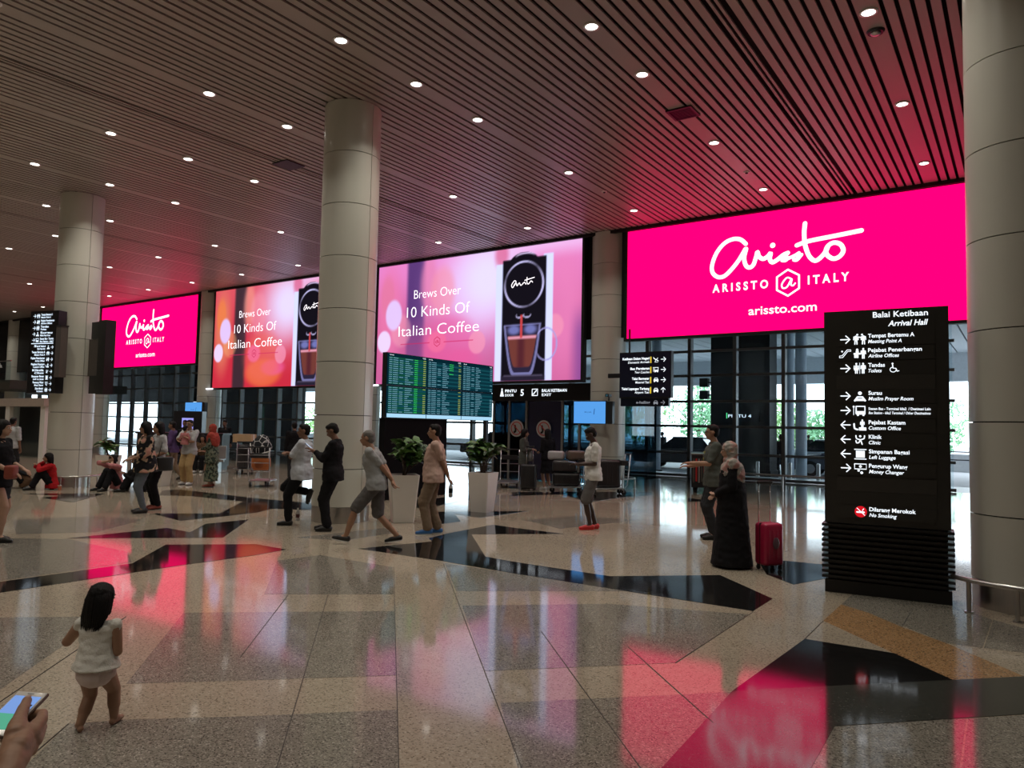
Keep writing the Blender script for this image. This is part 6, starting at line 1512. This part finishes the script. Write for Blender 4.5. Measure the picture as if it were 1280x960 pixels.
# toddler
C_tod = pm('toddler_white_cotton', (0.68, 0.66, 0.60), 0.85, var=0.05, scale=14, bump=0.35, bscale=120, spec=0.2)
C_nap = pm('toddler_pale_pants', (0.66, 0.54, 0.50), 0.8, var=0.04)
t, J = figure('toddler girl seen from behind with black bob hair, sleeveless white top and bare feet', (-4.10, 2.08), R_(33), 0.855, 'tan', lm=1.28, hs=1.42, ls=0.70, lean=0.03, girth=1.02, an=[(-0.105, -0.06, 0.085), (0.13, 0.16, 0.085)], toe=[(-0.75, 0.8, 0), (0.1, 1, 0)],
              wr=[(-0.20, 0.13, 1.07), (0.05, 0.20, 0.92)], eh=[(-0.9, -0.2, -1), (0.3, -0.2, -1)], hand_dir=[(0.2, 0.5, 1), (0, 0.8, 0.4)], top=('swing', C_tod, 0.12, 0.0), bot=('diaper', C_nap, 0), hair=('bob', None), vox=0.010, head=(R_(-12), 0.1), face=True)
# person standing just outside the frame at left; their hand and phone reach into view
HO = Vector((-1.7987, 0.7412, 1.0155))            # centre of the phone
HX, HY, HZ = Vector((0.823, 0.568, 0.020)), Vector((0.0165, -0.0593, 0.998)), Vector((-0.568, 0.821, 0.058))
def hv(a, b, c): return HO + (HX * a + HY * b + HZ * c) * 0.001      # millimetres: right, up, forward
wl = hv(90, -34, -140)
bx, by, brz, bs = -1.72, -0.02, R_(-8), 1.50 / 1.70
c_, n_ = math.cos(-brz), math.sin(-brz)
dx, dy = wl.x - bx, wl.y - by
wloc = ((c_ * dx - n_ * dy) / bs, (n_ * dx + c_ * dy) / bs, wl.z / bs)
ft, J = figure('person at lower left edge, only a hand and forearm in view, holding a lit phone', (bx, by), brz, 1.50, 'tan',
               wr=[(-0.24, 0.03, 0.78), wloc], skip_hand=(1,), top=('tee', C_char, 0.8, -0.1), bot=('legs', C_jean, 1.9, 0.02), shoe=('low', S_white), hair=('short', None), vox=0.010,
               eh=[(-0.3, -1, 0), (0.5, -0.2, -1)])
h = MB()
def K(p, q, a, b): h.cap(hv(*p), hv(*q), a * 0.001, b * 0.001, 16)
K((108, -66, -188), (90, -33, -138), 27, 25)
K((90, -33, -138), (66, -16, -90), 25, 24); K((92, -38, -132), (80, -30, -86), 24, 22); K((84, -20, -110), (70, -10, -66), 24, 19)
K((62, -4, -84), (50, 4, -58), 21, 17)                                   # ball of the thumb
K((80, -14, -64), (73, -6, -20), 17, 13); K((73, -6, -20), (54, -8, 16), 12.5, 10.5); K((54, -8, 16), (8, -20, 34), 10, 8.5)
K((84, -30, -60), (58, -32, 6), 16, 11.5); K((58, -32, 6), (-10, -32, 30), 11, 8.5)
K((84, -42, -72), (56, -46, -14), 15, 11); K((56, -46, -14), (-12, -40, 8), 10.5, 8.5)
K((80, -48, -84), (50, -56, -38), 13, 10); K((50, -56, -38), (-4, -46, -22), 9.5, 8)
K((52, 3, -62), (34, 12, -22), 16, 12.5); K((34, 12, -22), (17, 18, 20), 12.5, 9.5)
me = remesh(h, 0.0025, 3, 0.0012, 40)
inv = Matrix.LocRotScale(ft.location, ft.rotation_euler, None).inverted()
me.transform(inv)
body = [o for o in ft.children if o.name.startswith('body')][0]
bm = bmesh.new(); bm.from_mesh(body.data); bm.from_mesh(me); bm.to_mesh(body.data); bm.free()
body.data.polygons.foreach_set('use_smooth', [True] * len(body.data.polygons))
nl = MB(); nl.ell(hv(17.5, 25.5, 23), (0.0065, 0.003, 0.008), 12, 8, Matrix((HX, HY, HZ)).transposed())
o = nl.build('thumb_nail', pm('nail', (0.50, 0.33, 0.27), 0.3), None); o.data.transform(inv); o.parent = ft
# the phone, held nearly flat and pointing away
X = (HX * 38 - HY * 3).normalized(); Y = (HY * 19 + HZ * 74); Y = (Y - X * X.dot(Y)).normalized(); Z = X.cross(Y)
ph = empty('phone', 'white fronted lit phone in a brown case held at the lower left corner', 'phone')
ph.matrix_world = Matrix(((X.x, Y.x, Z.x, HO.x), (X.y, Y.y, Z.y, HO.y), (X.z, Y.z, Z.z, HO.z), (0, 0, 0, 1)))
MB().rbox(-0.0355, 0.0355, -0.070, 0.070, -0.007, 0.001, 0.003).build('case', pm('phone_case_brown', (0.10, 0.055, 0.035), 0.4), ph)
MB().rbox(-0.033, 0.033, -0.0675, 0.0675, -0.002, 0.0025, 0.002).build('front', pm('phone_front_white', (0.68, 0.66, 0.62), 0.2), ph)
MB().box(-0.029, 0.029, -0.005, 0.052, 0.0026, 0.0029).build('screen_photo', emis('phone_blue', (0.22, 0.38, 0.80), 0.9), ph)
MB().box(-0.029, 0.029, -0.052, -0.005, 0.0026, 0.0029).build('screen_message', emis('phone_green', (0.12, 0.50, 0.32), 0.8), ph)
MB().box(-0.007, 0.007, 0.0595, 0.061, 0.0025, 0.0029).build('earpiece', M_black, ph)
MB().box(0.010, 0.026, 0.020, 0.026, 0.003, 0.0032).build('screen_text', M_black, ph)
MB().cyl((0, -0.060, 0.0024), (0, -0.060, 0.0030), 0.005, n=16).build('home_button', M_white, ph)
